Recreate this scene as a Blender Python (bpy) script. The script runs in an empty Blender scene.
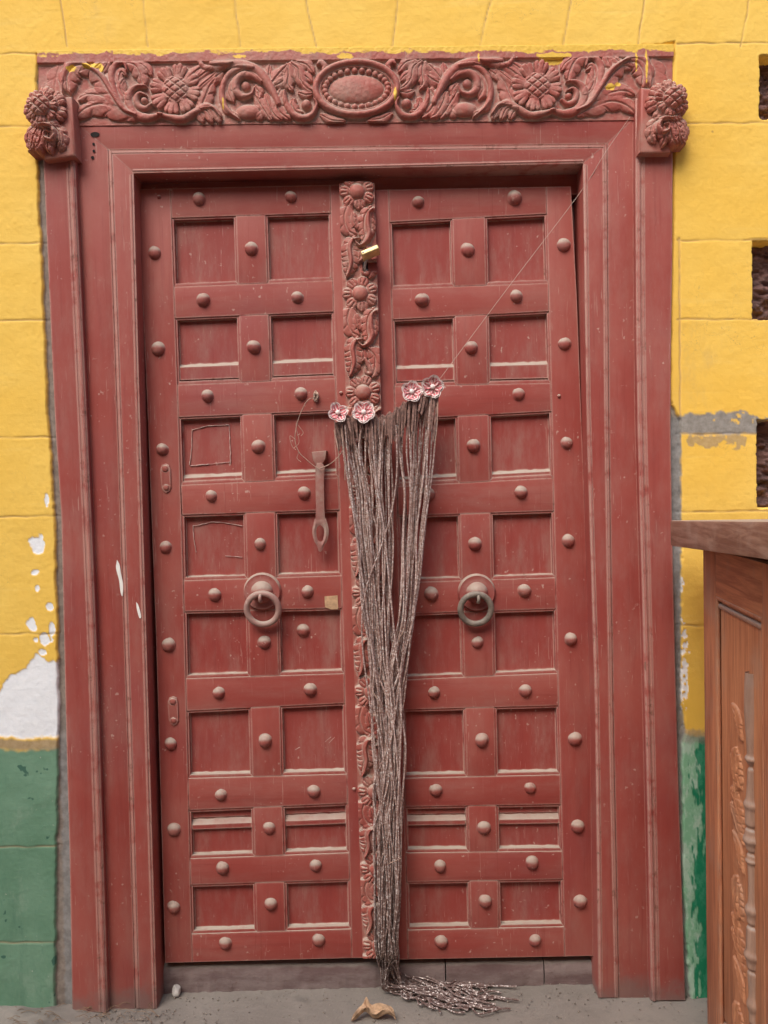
import bpy, bmesh, math, random
import numpy as np
from mathutils import Vector, Matrix
random.seed(7); RNG = np.random.default_rng(7)
sc = bpy.context.scene
COL = sc.collection

# ------------------------------------------------------------------ camera
W, H, F = 768, 1024, 760.0
D, ZC = 1.9, 1.305
PITCH, ROLL = math.radians(1.6), 0.021
fw = Vector((0, math.cos(PITCH), -math.sin(PITCH)))
r0 = Vector((1, 0, 0)); u0 = r0.cross(fw)
R_ = (r0*math.cos(ROLL) - u0*math.sin(ROLL)); U_ = (r0*math.sin(ROLL) + u0*math.cos(ROLL))
CAM = Vector((0, -D, ZC))
cd = bpy.data.cameras.new('camera'); cam = bpy.data.objects.new('camera', cd); COL.objects.link(cam)
cd.sensor_fit = 'VERTICAL'; cd.sensor_height = 36.0; cd.lens = 36.0*F/H
cd.clip_start = 0.02; cd.clip_end = 500
m = Matrix((( R_.x, U_.x, -fw.x, CAM.x), (R_.y, U_.y, -fw.y, CAM.y), (R_.z, U_.z, -fw.z, CAM.z), (0, 0, 0, 1)))
cam.matrix_world = m
sc.camera = cam

def ray(px, py):
    return fw + R_*((px-W/2)/F) - U_*((py-H/2)/F)
def at(px, py, Y=0.0):
    d = ray(px, py); t = (Y-CAM.y)/d.y
    return CAM + d*t
def at_np(px, py, Y):
    a = (px-W/2)/F; b = (py-H/2)/F
    dx = fw.x + R_.x*a - U_.x*b; dy = fw.y + R_.y*a - U_.y*b; dz = fw.z + R_.z*a - U_.z*b
    t = (Y-CAM.y)/dy
    return CAM.x+dx*t, CAM.z+dz*t
def at_ground(px, py, z=0.0):
    d = ray(px, py); t = (z-CAM.z)/d.z
    return CAM + d*t
MM = 1/400.0     # metres per photo pixel on the wall plane

# ------------------------------------------------------------------ object helpers
def link(name, me, parent=None, mat=None, loc=None):
    o = bpy.data.objects.new(name, me); COL.objects.link(o)
    if parent: o.parent = parent
    if loc is not None: o.location = loc
    if mat and me is not None and not me.materials: me.materials.append(mat)
    return o
def thing(name, label, cat, loc=(0, 0, 0), group=None):
    o = bpy.data.objects.new(name, None); COL.objects.link(o)
    o.location = loc; o.empty_display_size = .1
    return tag(o, label, cat, group)
def tag(o, label, cat, group=None):
    o['label'] = label; o['category'] = cat
    if group: o['group'] = group
    return o
def part(name, me, parent, mat, loc=None):
    """child whose mesh is in world coordinates (or local around loc)"""
    o = link(name, me, parent, mat)
    l = Vector(loc) if loc is not None else Vector((0, 0, 0))
    o.location = l
    p = parent; off = Vector((0, 0, 0))
    while p is not None:
        off += p.location; p = p.parent
    o.location = l - off
    return o
def bm_mesh(bm, name, smooth=None):
    bmesh.ops.recalc_face_normals(bm, faces=bm.faces)
    me = bpy.data.meshes.new(name); bm.to_mesh(me); bm.free()
    if smooth == True:
        me.polygons.foreach_set('use_smooth', [True]*len(me.polygons))
    elif smooth:
        me.polygons.foreach_set('use_smooth', [True]*len(me.polygons))
        me.set_sharp_from_angle(angle=math.radians(smooth))
    return me
def np_mesh(name, verts, quads, attrs=None, smooth=True):
    me = bpy.data.meshes.new(name)
    verts = np.asarray(verts, np.float32); quads = np.asarray(quads, np.int32)
    me.vertices.add(len(verts)); me.vertices.foreach_set('co', verts.ravel())
    n = quads.shape[1]
    me.loops.add(quads.size); me.loops.foreach_set('vertex_index', quads.ravel())
    me.polygons.add(len(quads)); me.polygons.foreach_set('loop_start', np.arange(0, quads.size, n, dtype=np.int32))
    me.update(calc_edges=True)
    if smooth: me.polygons.foreach_set('use_smooth', np.ones(len(quads), bool))
    for k, a in (attrs or {}).items():
        at_ = me.attributes.new(k, 'FLOAT', 'POINT'); at_.data.foreach_set('value', np.asarray(a, np.float32).ravel())
    me.validate(); return me

def prism_bm(bm, pts, Yf, Yb, bevel=0.0, seg=2):
    """polygon given in photo pixels on depth Yf, extruded straight back to Yb"""
    fr = [at(x, y, Yf) for x, y in pts]
    return prism_w(bm, fr, Yb-Yf, bevel, seg)
def prism_w(bm, fr, back, bevel=0.0, seg=2, axis=Vector((0, 1, 0))):
    t = bmesh.new()
    a = [t.verts.new(p) for p in fr]; b = [t.verts.new(Vector(p)+axis*back) for p in fr]
    t.faces.new(a); n = len(a)
    t.faces.new(b[::-1])
    for i in range(n): t.faces.new((a[i], b[i], b[(i+1) % n], a[(i+1) % n]))
    bmesh.ops.recalc_face_normals(t, faces=t.faces)
    if bevel > 0:
        ed = [e for e in t.edges if (e.verts[0] in a and e.verts[1] in a)]
        bmesh.ops.bevel(t, geom=ed, offset=bevel, segments=seg, affect='EDGES', profile=.6)
    merge(bm, t)
def box_bm(bm, c, size, rot=None, bevel=0.0, seg=2):
    t = bmesh.new(); bmesh.ops.create_cube(t, size=1.0)
    for v in t.verts: v.co = Vector((v.co.x*size[0], v.co.y*size[1], v.co.z*size[2]))
    if bevel > 0: bmesh.ops.bevel(t, geom=list(t.edges), offset=bevel, segments=seg, affect='EDGES', profile=.6)
    M = Matrix.Translation(c) @ (rot.to_4x4() if rot else Matrix.Identity(4))
    t.transform(M); merge(bm, t)
def merge(bm, t):
    me = bpy.data.meshes.new('t'); t.to_mesh(me); t.free(); bm.from_mesh(me); bpy.data.meshes.remove(me)
def frames_along(P):
    P = np.asarray(P, float); T = np.gradient(P, axis=0); T /= np.linalg.norm(T, axis=1, keepdims=True)+1e-12
    ref = np.array([0.0, 1.0, 0.001])
    if abs(T[0] @ ref) > .9: ref = np.array([1.0, 0, 0])
    A = np.zeros_like(P); a = ref
    for i in range(len(P)):
        a = a - T[i]*(a @ T[i]); a = a/(np.linalg.norm(a)+1e-12); A[i] = a
    B = np.cross(T, A); return T, A, B
def tube_arrays(P, rad, sides=6, closed=False):
    P = np.asarray(P, float); n = len(P)
    T, A, B = frames_along(P)
    rad = np.broadcast_to(np.asarray(rad, float), (n,))
    ang = np.arange(sides)*2*math.pi/sides
    V = P[:, None, :] + rad[:, None, None]*(A[:, None, :]*np.cos(ang)[None, :, None] + B[:, None, :]*np.sin(ang)[None, :, None])
    i = np.arange(n if closed else n-1)[:, None]; j = np.arange(sides)[None, :]
    i2 = (i+1) % n; j2 = (j+1) % sides
    Q = np.stack([i*sides+j, i*sides+j2, i2*sides+j2, i2*sides+j], -1).reshape(-1, 4)
    return V.reshape(-1, 3), Q
def join_arrays(L):
    V = []; Q = []; o = 0
    for v, q in L: V.append(v); Q.append(np.asarray(q)+o); o += len(v)
    return np.concatenate(V), np.concatenate(Q)
def catmull(P, n):
    P = np.asarray(P, float)
    P = np.vstack([2*P[0]-P[1], P, 2*P[-1]-P[-2]])
    m_ = len(P)-3; t = np.linspace(0, m_-1e-6, n); k = t.astype(int); f = (t-k)[:, None]
    a, b, c, d = P[k], P[k+1], P[k+2], P[k+3]
    return .5*((2*b)+(-a+c)*f+(2*a-5*b+4*c-d)*f**2+(-a+3*b-3*c+d)*f**3)
def resample(P, step):
    P = np.asarray(P, float); s = np.concatenate([[0], np.cumsum(np.linalg.norm(np.diff(P, axis=0), axis=1))])
    n = max(3, int(s[-1]/step)); q = np.linspace(0, s[-1], n)
    return np.stack([np.interp(q, s, P[:, k]) for k in range(P.shape[1])], -1)
def ell_bm(bm, c, rx, ry, rz, rot=None, seg=16, ring=10):
    t = bmesh.new(); bmesh.ops.create_uvsphere(t, u_segments=seg, v_segments=ring, radius=1)
    for v in t.verts: v.co = Vector((v.co.x*rx, v.co.y*ry, v.co.z*rz))
    t.transform(Matrix.Translation(c) @ (rot.to_4x4() if rot else Matrix.Identity(4))); merge(bm, t)

# value noise
def _h(i, j, s): 
    v = np.sin(i*127.1+j*311.7+s*74.7)*43758.5453
    return v-np.floor(v)
def vn(x, y, s=0):
    xi = np.floor(x); yi = np.floor(y); fx = x-xi; fy = y-yi
    fx = fx*fx*(3-2*fx); fy = fy*fy*(3-2*fy)
    return (_h(xi, yi, s)*(1-fx)+_h(xi+1, yi, s)*fx)*(1-fy)+(_h(xi, yi+1, s)*(1-fx)+_h(xi+1, yi+1, s)*fx)*fy
def fbm(x, y, s=0, o=4):
    a = 0; w = .5; t = 0
    for k in range(o): a = a+w*vn(x*2**k, y*2**k, s+k*3.1); t += w; w *= .5
    return a/t
def sm(a, b, x):
    t = np.clip((x-a)/(b-a), 0, 1); return t*t*(3-2*t)

# ------------------------------------------------------------------ materials
class NT:
    def __init__(s, name):
        s.m = bpy.data.materials.new(name); s.m.use_nodes = True; s.t = s.m.node_tree; s.t.nodes.clear()
        s.out = s.t.nodes.new('ShaderNodeOutputMaterial'); s.b = s.t.nodes.new('ShaderNodeBsdfPrincipled')
        s.t.links.new(s.b.outputs[0], s.out.inputs[0])
        g = s.t.nodes.new('ShaderNodeNewGeometry'); s.pos = g.outputs['Position']; s.nor = g.outputs['Normal']
    def put(s, sock, v):
        if isinstance(v, bpy.types.NodeSocket): s.t.links.new(v, sock)
        elif isinstance(v, (tuple, list)) and len(v) == 3 and sock.type == 'RGBA': sock.default_value = (*v, 1)
        else: sock.default_value = v
    def set(s, **k):
        for a, v in k.items(): s.put(s.b.inputs[a.replace('_', ' ')], v)
    def math(s, op, a, b=0.5, c=0.0, clamp=False):
        n = s.t.nodes.new('ShaderNodeMath'); n.operation = op; n.use_clamp = clamp
        for i, v in enumerate((a, b, c)): s.put(n.inputs[i], v)
        return n.outputs[0]
    def noise(s, scale, detail=4, rough=.55, stretch=(1, 1, 1), dist=0.0, off=(0, 0, 0)):
        mp = s.t.nodes.new('ShaderNodeMapping'); s.t.links.new(s.pos, mp.inputs[0]); mp.inputs['Scale'].default_value = stretch
        mp.inputs['Location'].default_value = off
        n = s.t.nodes.new('ShaderNodeTexNoise'); s.t.links.new(mp.outputs[0], n.inputs['Vector'])
        n.inputs['Scale'].default_value = scale; n.inputs['Detail'].default_value = detail; n.inputs['Roughness'].default_value = rough
        n.inputs['Distortion'].default_value = dist
        return n.outputs['Fac']
    def vor(s, scale, stretch=(1, 1, 1), out='Color'):
        mp = s.t.nodes.new('ShaderNodeMapping'); s.t.links.new(s.pos, mp.inputs[0]); mp.inputs['Scale'].default_value = stretch
        n = s.t.nodes.new('ShaderNodeTexVoronoi'); s.t.links.new(mp.outputs[0], n.inputs['Vector']); n.inputs['Scale'].default_value = scale
        return n.outputs[out]
    def ramp(s, v, a, b, lo=0.0, hi=1.0):
        n = s.t.nodes.new('ShaderNodeMapRange'); n.interpolation_type = 'SMOOTHSTEP'
        s.put(n.inputs[0], v); n.inputs[1].default_value = a; n.inputs[2].default_value = b
        n.inputs[3].default_value = lo; n.inputs[4].default_value = hi
        return n.outputs[0]
    def mix(s, f, a, b, mode='MIX'):
        n = s.t.nodes.new('ShaderNodeMix'); n.data_type = 'RGBA'; n.blend_type = mode
        s.put(n.inputs[0], f); s.put(n.inputs[6], a); s.put(n.inputs[7], b)
        return n.outputs[2]
    def sep(s, v, k):
        n = s.t.nodes.new('ShaderNodeSeparateXYZ'); s.t.links.new(v, n.inputs[0]); return n.outputs[k]
    def attr(s, name):
        n = s.t.nodes.new('ShaderNodeAttribute'); n.attribute_name = name; return n.outputs['Fac']
    def bump(s, h, strength=.3, dist=.002, base=None):
        n = s.t.nodes.new('ShaderNodeBump'); n.inputs['Strength'].default_value = strength; n.inputs['Distance'].default_value = dist
        s.put(n.inputs['Height'], h)
        if base is not None: s.t.links.new(base, n.inputs['Normal'])
        s.t.links.new(n.outputs[0], s.b.inputs['Normal']); return n.outputs[0]
    def edge(s, radius):
        bv = s.t.nodes.new('ShaderNodeBevel'); bv.samples = 4; bv.inputs[0].default_value = radius
        g = s.t.nodes.new('ShaderNodeNewGeometry')
        d = s.t.nodes.new('ShaderNodeVectorMath'); d.operation = 'DOT_PRODUCT'
        s.t.links.new(bv.outputs[0], d.inputs[0]); s.t.links.new(g.outputs['True Normal'], d.inputs[1])
        return d.outputs['Value']

DUST = (0.40, 0.340, 0.280)
def red_paint(name, base=(0.300, 0.055, 0.044), pale=(0.352, 0.092, 0.073), dark=(0.220, 0.030, 0.026), grain='v',
              edge=True, dust=1.0, yellow=False, film=.075, crev=False, up0=.30, up1=.78):
    k = NT(name)
    big = k.noise(3.2, 5, .6)
    col = k.mix(k.ramp(big, .35, .68), base, pale)
    st = (22, 22, 1.1) if grain == 'v' else (1.1, 22, 22) if grain == 'h' else (6, 6, 6)
    streak = k.noise(3.0, 6, .65, st)
    col = k.mix(k.ramp(streak, .52, .72, 0, .38), col, dark)
    col = k.mix(k.ramp(streak, .48, .30, 0, .22), col, pale)
    # hazy dust film and rubbed blotches
    tint = k.noise(1.9, 4, .6, off=(8, 3, 1))
    col = k.mix(k.ramp(tint, .52, .70, 0, .5), col, (0.265, 0.062, 0.062))
    fil = k.noise(16, 8, .75, (1, 1, .30) if grain == 'v' else (.3, 1, 1) if grain == 'h' else (1, 1, 1), off=(3, 1, 2))
    col = k.mix(k.ramp(fil, .40, .76, 0, film*2.3), col, DUST)
    # small chips and specks
    sp = k.noise(95, 2, .5, off=(7, 0, 0)); sp2 = k.noise(5, 3, .6, off=(0, 9, 0))
    col = k.mix(k.math('MULTIPLY', k.ramp(sp, .68, .74, 0, .65), k.ramp(sp2, .42, .62)), col, (0.55, 0.40, 0.34))
    # hairline scratches
    scr = k.noise(5, 2, .5, (60, 60, 2.2), 1.2, off=(1, 2, 3))
    col = k.mix(k.math('MULTIPLY', k.ramp(scr, .69, .72, 0, .55), k.ramp(sp2, .36, .58)), col, (0.52, 0.33, 0.28))
    if edge:
        e = k.edge(0.0055)
        en = k.noise(26, 4, .6, off=(2, 2, 2))
        col = k.mix(k.math('MULTIPLY', k.ramp(e, .996, .93, 0, .9), k.ramp(en, .26, .52)), col, (0.50, 0.31, 0.26))
        wn = k.noise(31, 5, .7, off=(6, 1, 9))
        col = k.mix(k.math('MULTIPLY', k.ramp(e, .99, .93), k.ramp(wn, .60, .65, 0, .85)), col, (0.17, 0.105, 0.075))
    # long drips and hand marks, a little glossier and darker than the paint
    dr = k.noise(4, 3, .5, (26, 26, .7), .6, off=(2, 7, 5))
    col = k.mix(k.ramp(dr, .66, .70, 0, .28), col, dark)
    # settled dust on what faces up
    nz = k.sep(k.nor, 2); dn = k.noise(40, 4, .6, off=(5, 5, 5))
    up = k.math('MULTIPLY', k.ramp(nz, up0, up1), k.ramp(dn, .22, .55, .6*dust, 1.0*dust), clamp=True)
    col = k.mix(up, col, DUST)
    # splash dirt low down near the ground, a ragged band
    z = k.math('ADD', k.sep(k.pos, 2), k.math('MULTIPLY', k.noise(14, 5, .65), -.16))
    col = k.mix(k.ramp(z, -.01, -.085, 0, .6), col, (0.20, 0.165, 0.15))
    if crev:
        p = k.attr('crev'); cn = k.noise(60, 3, .6, off=(4, 0, 1))
        col = k.mix(k.math('MULTIPLY', p, k.ramp(cn, .25, .6, .25, .8)), col, (0.47, 0.335, 0.28))
    if yellow:
        col = k.mix(k.attr('yellow'), col, (0.78, 0.50, 0.07))
    k.set(Base_Color=col, Roughness=k.ramp(fil, .3, .8, .50, .74), Specular_IOR_Level=.35)
    h = k.math('ADD', k.math('MULTIPLY', streak, .7), k.math('MULTIPLY', k.noise(210, 3, .6), .30))
    k.bump(h, .32, .0016)
    return k.m
M_frame_v = red_paint('red_frame_paint', grain='v')
M_frame_h = red_paint('red_head_paint', grain='h')
M_leaf_v = red_paint('red_stile_paint', grain='v', film=.07)
M_leaf_h = red_paint('red_rail_paint', grain='h', film=.07)
M_panel = red_paint('red_panel_paint', base=(0.285, 0.046, 0.038), pale=(0.32, 0.070, 0.058), dark=(0.235, 0.034, 0.030), grain='v', edge=True, film=.13)
M_carv = red_paint('red_carving_paint', base=(0.365, 0.088, 0.067), pale=(0.42, 0.145, 0.112), dark=(0.29, 0.060, 0.047), grain='n', edge=False, dust=.8, yellow=True, film=.22, crev=True)
M_carv2 = red_paint('red_carving_paint_plain', base=(0.345, 0.078, 0.059), pale=(0.40, 0.130, 0.100), dark=(0.27, 0.050, 0.041), grain='n', edge=False, dust=.95, film=.2, crev=True)
M_stud = red_paint('red_stud_paint', base=(0.29, 0.058, 0.048), pale=(0.34, 0.10, 0.085), grain='n', edge=False, dust=.85, film=.12, up0=-.05, up1=.5)
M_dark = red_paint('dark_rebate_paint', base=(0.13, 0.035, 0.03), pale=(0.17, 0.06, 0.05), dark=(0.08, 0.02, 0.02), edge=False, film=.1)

def simple(name, col, rough=.6, metal=0.0, var=.25, scale=30, bump=.2, dust=0.0):
    k = NT(name); n = k.noise(scale, 5, .6)
    c = k.mix(k.ramp(n, .3, .7), tuple(x*(1-var) for x in col), tuple(min(1, x*(1+var)) for x in col))
    if dust:
        nz = k.sep(k.nor, 2); c = k.mix(k.ramp(nz, .2, .8, 0, dust), c, DUST)
    k.set(Base_Color=c, Roughness=rough, Metallic=metal)
    if bump: k.bump(k.noise(scale*5, 4, .6), bump, .0015)
    return k.m
M_brass = simple('brass', (0.60, 0.46, 0.22), .45, .55, .2, 60, .15, .15)
M_steel = simple('grey_steel', (0.42, 0.42, 0.43), .4, .8, .2, 60, .1)
M_iron = simple('dark_iron', (0.20, 0.165, 0.135), .6, .1, .3, 50, .2, .3)
M_hasp = red_paint('hasp_worn_paint', base=(0.30, 0.12, 0.10), pale=(0.38, 0.22, 0.19), dark=(0.22, 0.10, 0.09), edge=False, dust=.9, grain='n', film=.3)
M_ringp = red_paint('ring_worn_paint', base=(0.33, 0.15, 0.13), pale=(0.40, 0.24, 0.21), dark=(0.25, 0.10, 0.09), edge=False, dust=.8, grain='n', film=.3)
M_chalk = simple('chalk_line', (0.52, 0.36, 0.32), .9, 0, .2, 80, 0)
M_white = simple('white_paint_drip', (0.82, 0.80, 0.76), .6, 0, .05, 60, 0)
M_tape = simple('tan_tape', (0.52, 0.33, 0.19), .7, 0, .2, 90, .2)
M_twine = simple('old_twine', (0.40, 0.27, 0.21), .9, 0, .3, 90, 0)
M_petal = simple('pink_petal', (0.60, 0.16, 0.18), .7, 0, .25, 200, .1)
M_petalw = simple('white_petal_edge', (0.84, 0.72, 0.69), .7, 0, .12, 200, .1)
M_rock = simple('pale_stone', (0.58, 0.55, 0.52), .9, 0, .2, 60, .5)
M_leafd = simple('dry_leaf', (0.44, 0.29, 0.18), .8, 0, .4, 60, .4)

# beads
k = NT('bead_string')
cell = k.sep(k.vor(260), 0); big = k.noise(7, 3, .6)
oi = k.t.nodes.new('ShaderNodeObjectInfo').outputs['Random']
dk = k.mix(oi, (0.27, 0.155, 0.128), (0.42, 0.275, 0.235)); lt = k.mix(oi, (0.58, 0.44, 0.40), (0.74, 0.60, 0.56))
c = k.mix(k.ramp(cell, .30, .75), dk, lt)
c = k.mix(k.ramp(cell, .90, .94, 0, .8), c, (0.80, 0.75, 0.73))
c = k.mix(k.ramp(big, .5, .7, 0, .35), c, (0.36, 0.235, 0.205))
c = k.mix(k.ramp(k.sep(k.pos, 2), .55, .03, 0, .75), c, k.mix(k.ramp(cell, .82, .88), (0.085, 0.052, 0.047), (0.62, 0.55, 0.52)))  # strings darken towards the floor: painted shade together with ground dirt
k.set(Base_Color=c, Roughness=k.ramp(cell, .3, .9, .5, .25), Metallic=.12, Specular_IOR_Level=.6)
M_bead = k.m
M_cloth = simple('brown_heading_tape', (0.235, 0.135, 0.112), .9, 0, .45, 120, .4)

# wall
k = NT('painted_plaster')
bn = k.noise(2.2, 5, .6); fn = k.noise(55, 5, .65); gr = k.noise(420, 2, .6)
yel = k.mix(k.ramp(bn, .3, .7), (0.83, 0.510, 0.080), (0.87, 0.580, 0.125))
yel = k.mix(k.ramp(fn, .62, .78, 0, .25), yel, (0.62, 0.37, 0.08))
yel = k.mix(k.ramp(k.noise(6, 5, .7, (1, 1, .35)), .58, .8, 0, .30), yel, (0.66, 0.44, 0.13))
sp = k.noise(33, 2, .5, off=(4, 4, 4))
yel = k.mix(k.ramp(sp, .755, .79, 0, .65), yel, (0.36, 0.22, 0.07))
brush = k.noise(7, 6, .7, (.35, 1, 3.2), .5, off=(1, 4, 6))
yel = k.mix(k.ramp(brush, .55, .75, 0, .22), yel, (0.72, 0.43, 0.07)); yel = k.mix(k.ramp(brush, .45, .28, 0, .25), yel, (0.88, 0.66, 0.22))
grime = k.noise(3.4, 7, .72, (1, 1, .5), off=(9, 2, 2)); yel = k.mix(k.ramp(grime, .60, .80, 0, .5), yel, (0.50, 0.35, 0.16))
vm = k.t.nodes.new('ShaderNodeTexVoronoi'); vm.feature = 'DISTANCE_TO_EDGE'; vm.inputs['Scale'].default_value = 4.5
wv_ = k.t.nodes.new('ShaderNodeVectorMath'); wv_.operation = 'ADD'; k.t.links.new(k.pos, wv_.inputs[0])
nv_ = k.t.nodes.new('ShaderNodeTexNoise'); nv_.inputs['Scale'].default_value = 9; nv_.inputs['Detail'].default_value = 5; k.t.links.new(k.pos, nv_.inputs['Vector'])
k.t.links.new(nv_.outputs['Color'], wv_.inputs[1]); k.t.links.new(wv_.outputs[0], vm.inputs['Vector'])
crk = k.math('MULTIPLY', k.ramp(vm.outputs['Distance'], .006, .0015), k.ramp(k.noise(2.6, 4, .6, off=(3, 3, 3)), .50, .60)); yel = k.mix(k.math('MULTIPLY', crk, .55), yel, (0.38, 0.25, 0.10))
grn = k.mix(k.ramp(k.noise(4, 6, .65), .35, .65), (0.115, 0.235, 0.150), (0.165, 0.30, 0.205))
grn = k.mix(k.ramp(k.noise(11, 6, .7, (1, 1, .6)), .52, .68, 0, .5), grn, (0.25, 0.36, 0.27))
grn = k.mix(k.ramp(k.noise(5, 7, .75, (2.2, 1, .5), off=(5, 1, 0)), .54, .70, 0, .5), grn, (0.07, 0.165, 0.11))
grn = k.mix(k.ramp(k.noise(17, 3, .6, off=(1, 5, 2)), .64, .67, 0, .8), grn, (0.030, 0.10, 0.075))
grn = k.mix(k.ramp(k.noise(70, 3, .6, off=(1, 1, 7)), .68, .74, 0, .7), grn, (0.45, 0.47, 0.40))
wht = k.mix(k.ramp(fn, .3, .75), (0.80, 0.83, 0.87), (0.86, 0.88, 0.91))
mor = k.mix(k.ramp(fn, .3, .7), (0.20, 0.165, 0.140), (0.30, 0.255, 0.22))
gry = k.mix(k.ramp(fn, .3, .7), (0.20, 0.195, 0.19), (0.30, 0.295, 0.29))
c = k.mix(k.attr('green'), yel, grn)
fl_ = k.ramp(k.noise(30, 6, .7, (1, 1, .5)), .45, .6)
c = k.mix(k.attr('pale'), c, k.mix(fl_, (0.22, 0.45, 0.28), (0.40, 0.56, 0.44)))
c = k.mix(k.attr('sat'), c, k.mix(fl_, (0.012, 0.20, 0.095), (0.05, 0.27, 0.15)))
c = k.mix(k.attr('white'), c, wht)
c = k.mix(k.math('MULTIPLY', k.attr('joint'), .62), c, (0.40, 0.26, 0.15))
c = k.mix(k.attr('mortar'), c, mor)
c = k.mix(k.attr('grey'), c, gry)
k.set(Base_Color=c, Roughness=.72, Specular_IOR_Level=.25)
k.bump(k.math('ADD', k.math('MULTIPLY', fn, .8), k.math('ADD', k.math('MULTIPLY', gr, .35), k.math('MULTIPLY', brush, .8))), .4, .0028)
M_wall = k.m
k = NT('rough_dark_brick')
n = k.noise(14, 6, .7, (.6, 1, 2.4)); n2 = k.noise(60, 4, .6)
c = k.mix(k.ramp(n, .35, .65), (0.075, 0.040, 0.036), (0.20, 0.105, 0.092))
c = k.mix(k.ramp(n2, .58, .75, 0, .7), c, (0.27, 0.20, 0.18))
k.set(Base_Color=c, Roughness=.9); k.bump(k.math('ADD', n, k.math('MULTIPLY', n2, .4)), .8, .012)
M_brick = k.m

# ground
k = NT('dusty_concrete')
a = k.noise(2.4, 6, .6); b = k.noise(20, 6, .7); g2 = k.noise(180, 3, .6); sw = k.noise(12, 7, .75, (.3, 1.6, 1), 1.5, off=(2, 8, 0))
c = k.mix(k.ramp(a, .35, .68), (0.185, 0.163, 0.143), (0.245, 0.219, 0.193))
c = k.mix(k.ramp(b, .55, .75, 0, .45), c, (0.10, 0.086, 0.077))
c = k.mix(k.ramp(g2, .62, .72, 0, .7), c, (0.30, 0.27, 0.235)); c = k.mix(k.ramp(sw, .52, .66, 0, .55), c, (0.24, 0.215, 0.19)); c = k.mix(k.ramp(sw, .42, .32, 0, .3), c, (0.10, 0.088, 0.08))
wet = k.noise(3.1, 4, .55, (1, 1.6, 1), off=(.6, .2, 0))
c = k.mix(k.ramp(wet, .58, .66, 0, .45), c, (0.06, 0.054, 0.05))
k.set(Base_Color=c, Roughness=.88); k.bump(k.math('ADD', b, k.math('MULTIPLY', g2, .4)), .55, .006)
M_ground = k.m
k = NT('sill_stone')
b = k.noise(9, 6, .7, (.5, 1, 2)); g2 = k.noise(90, 4, .65)
c = k.mix(k.ramp(b, .35, .65), (0.135, 0.085, 0.082), (0.24, 0.185, 0.175))
c = k.mix(k.ramp(g2, .55, .75, 0, .6), c, (0.14, 0.075, 0.075))
nz = k.sep(k.nor, 2); c = k.mix(k.ramp(nz, .3, .8, 0, .8), c, (0.24, 0.21, 0.185))
k.set(Base_Color=c, Roughness=.9); k.bump(k.math('ADD', b, k.math('MULTIPLY', g2, .5)), .6, .005)
M_sill = k.m
def wood(name, c1, c2, c3, st=(14, 14, .8), dustc=.55, wear=.6):
    k = NT(name); g = k.noise(5, 7, .65, st, 1.0); n = k.noise(7, 5, .65)
    c = k.mix(k.ramp(g, .32, .68), c1, c2)
    c = k.mix(k.ramp(n, .5, .75, 0, .55), c, c3)
    fine = k.noise(9, 4, .6, tuple(s*4 for s in st))
    c = k.mix(k.ramp(fine, .58, .72, 0, .35), c, tuple(x*.5 for x in c1))
    nz = k.sep(k.nor, 2); c = k.mix(k.ramp(nz, .2, .8, 0, dustc), c, (0.42, 0.37, 0.33))
    e = k.edge(.004); en = k.noise(30, 3, .6)
    c = k.mix(k.math('MULTIPLY', k.ramp(e, .985, .9, 0, wear), k.ramp(en, .35, .6)), c, (0.45, 0.30, 0.21))
    k.set(Base_Color=c, Roughness=.55, Specular_IOR_Level=.35); k.bump(k.math('ADD', g, k.math('MULTIPLY', fine, .5)), .3, .0015)
    return k.m
M_wood = wood('orange_wood', (0.37, 0.135, 0.070), (0.60, 0.250, 0.125), (0.42, 0.26, 0.18))
M_wood2 = wood('panel_wood', (0.43, 0.160, 0.075), (0.64, 0.285, 0.140), (0.48, 0.29, 0.195))
M_top = wood('worn_top_wood', (0.24, 0.120, 0.080), (0.42, 0.255, 0.185), (0.52, 0.40, 0.33), (3, 1.2, 14), .7)
M_spray = wood('carved_spray_wood', (0.46, 0.180, 0.085), (0.62, 0.28, 0.14), (0.48, 0.30, 0.20), dustc=.25, wear=0.0)
M_turn = wood('grey_turned_wood', (0.34, 0.205, 0.145), (0.46, 0.29, 0.21), (0.44, 0.34, 0.28), dustc=.85)

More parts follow.
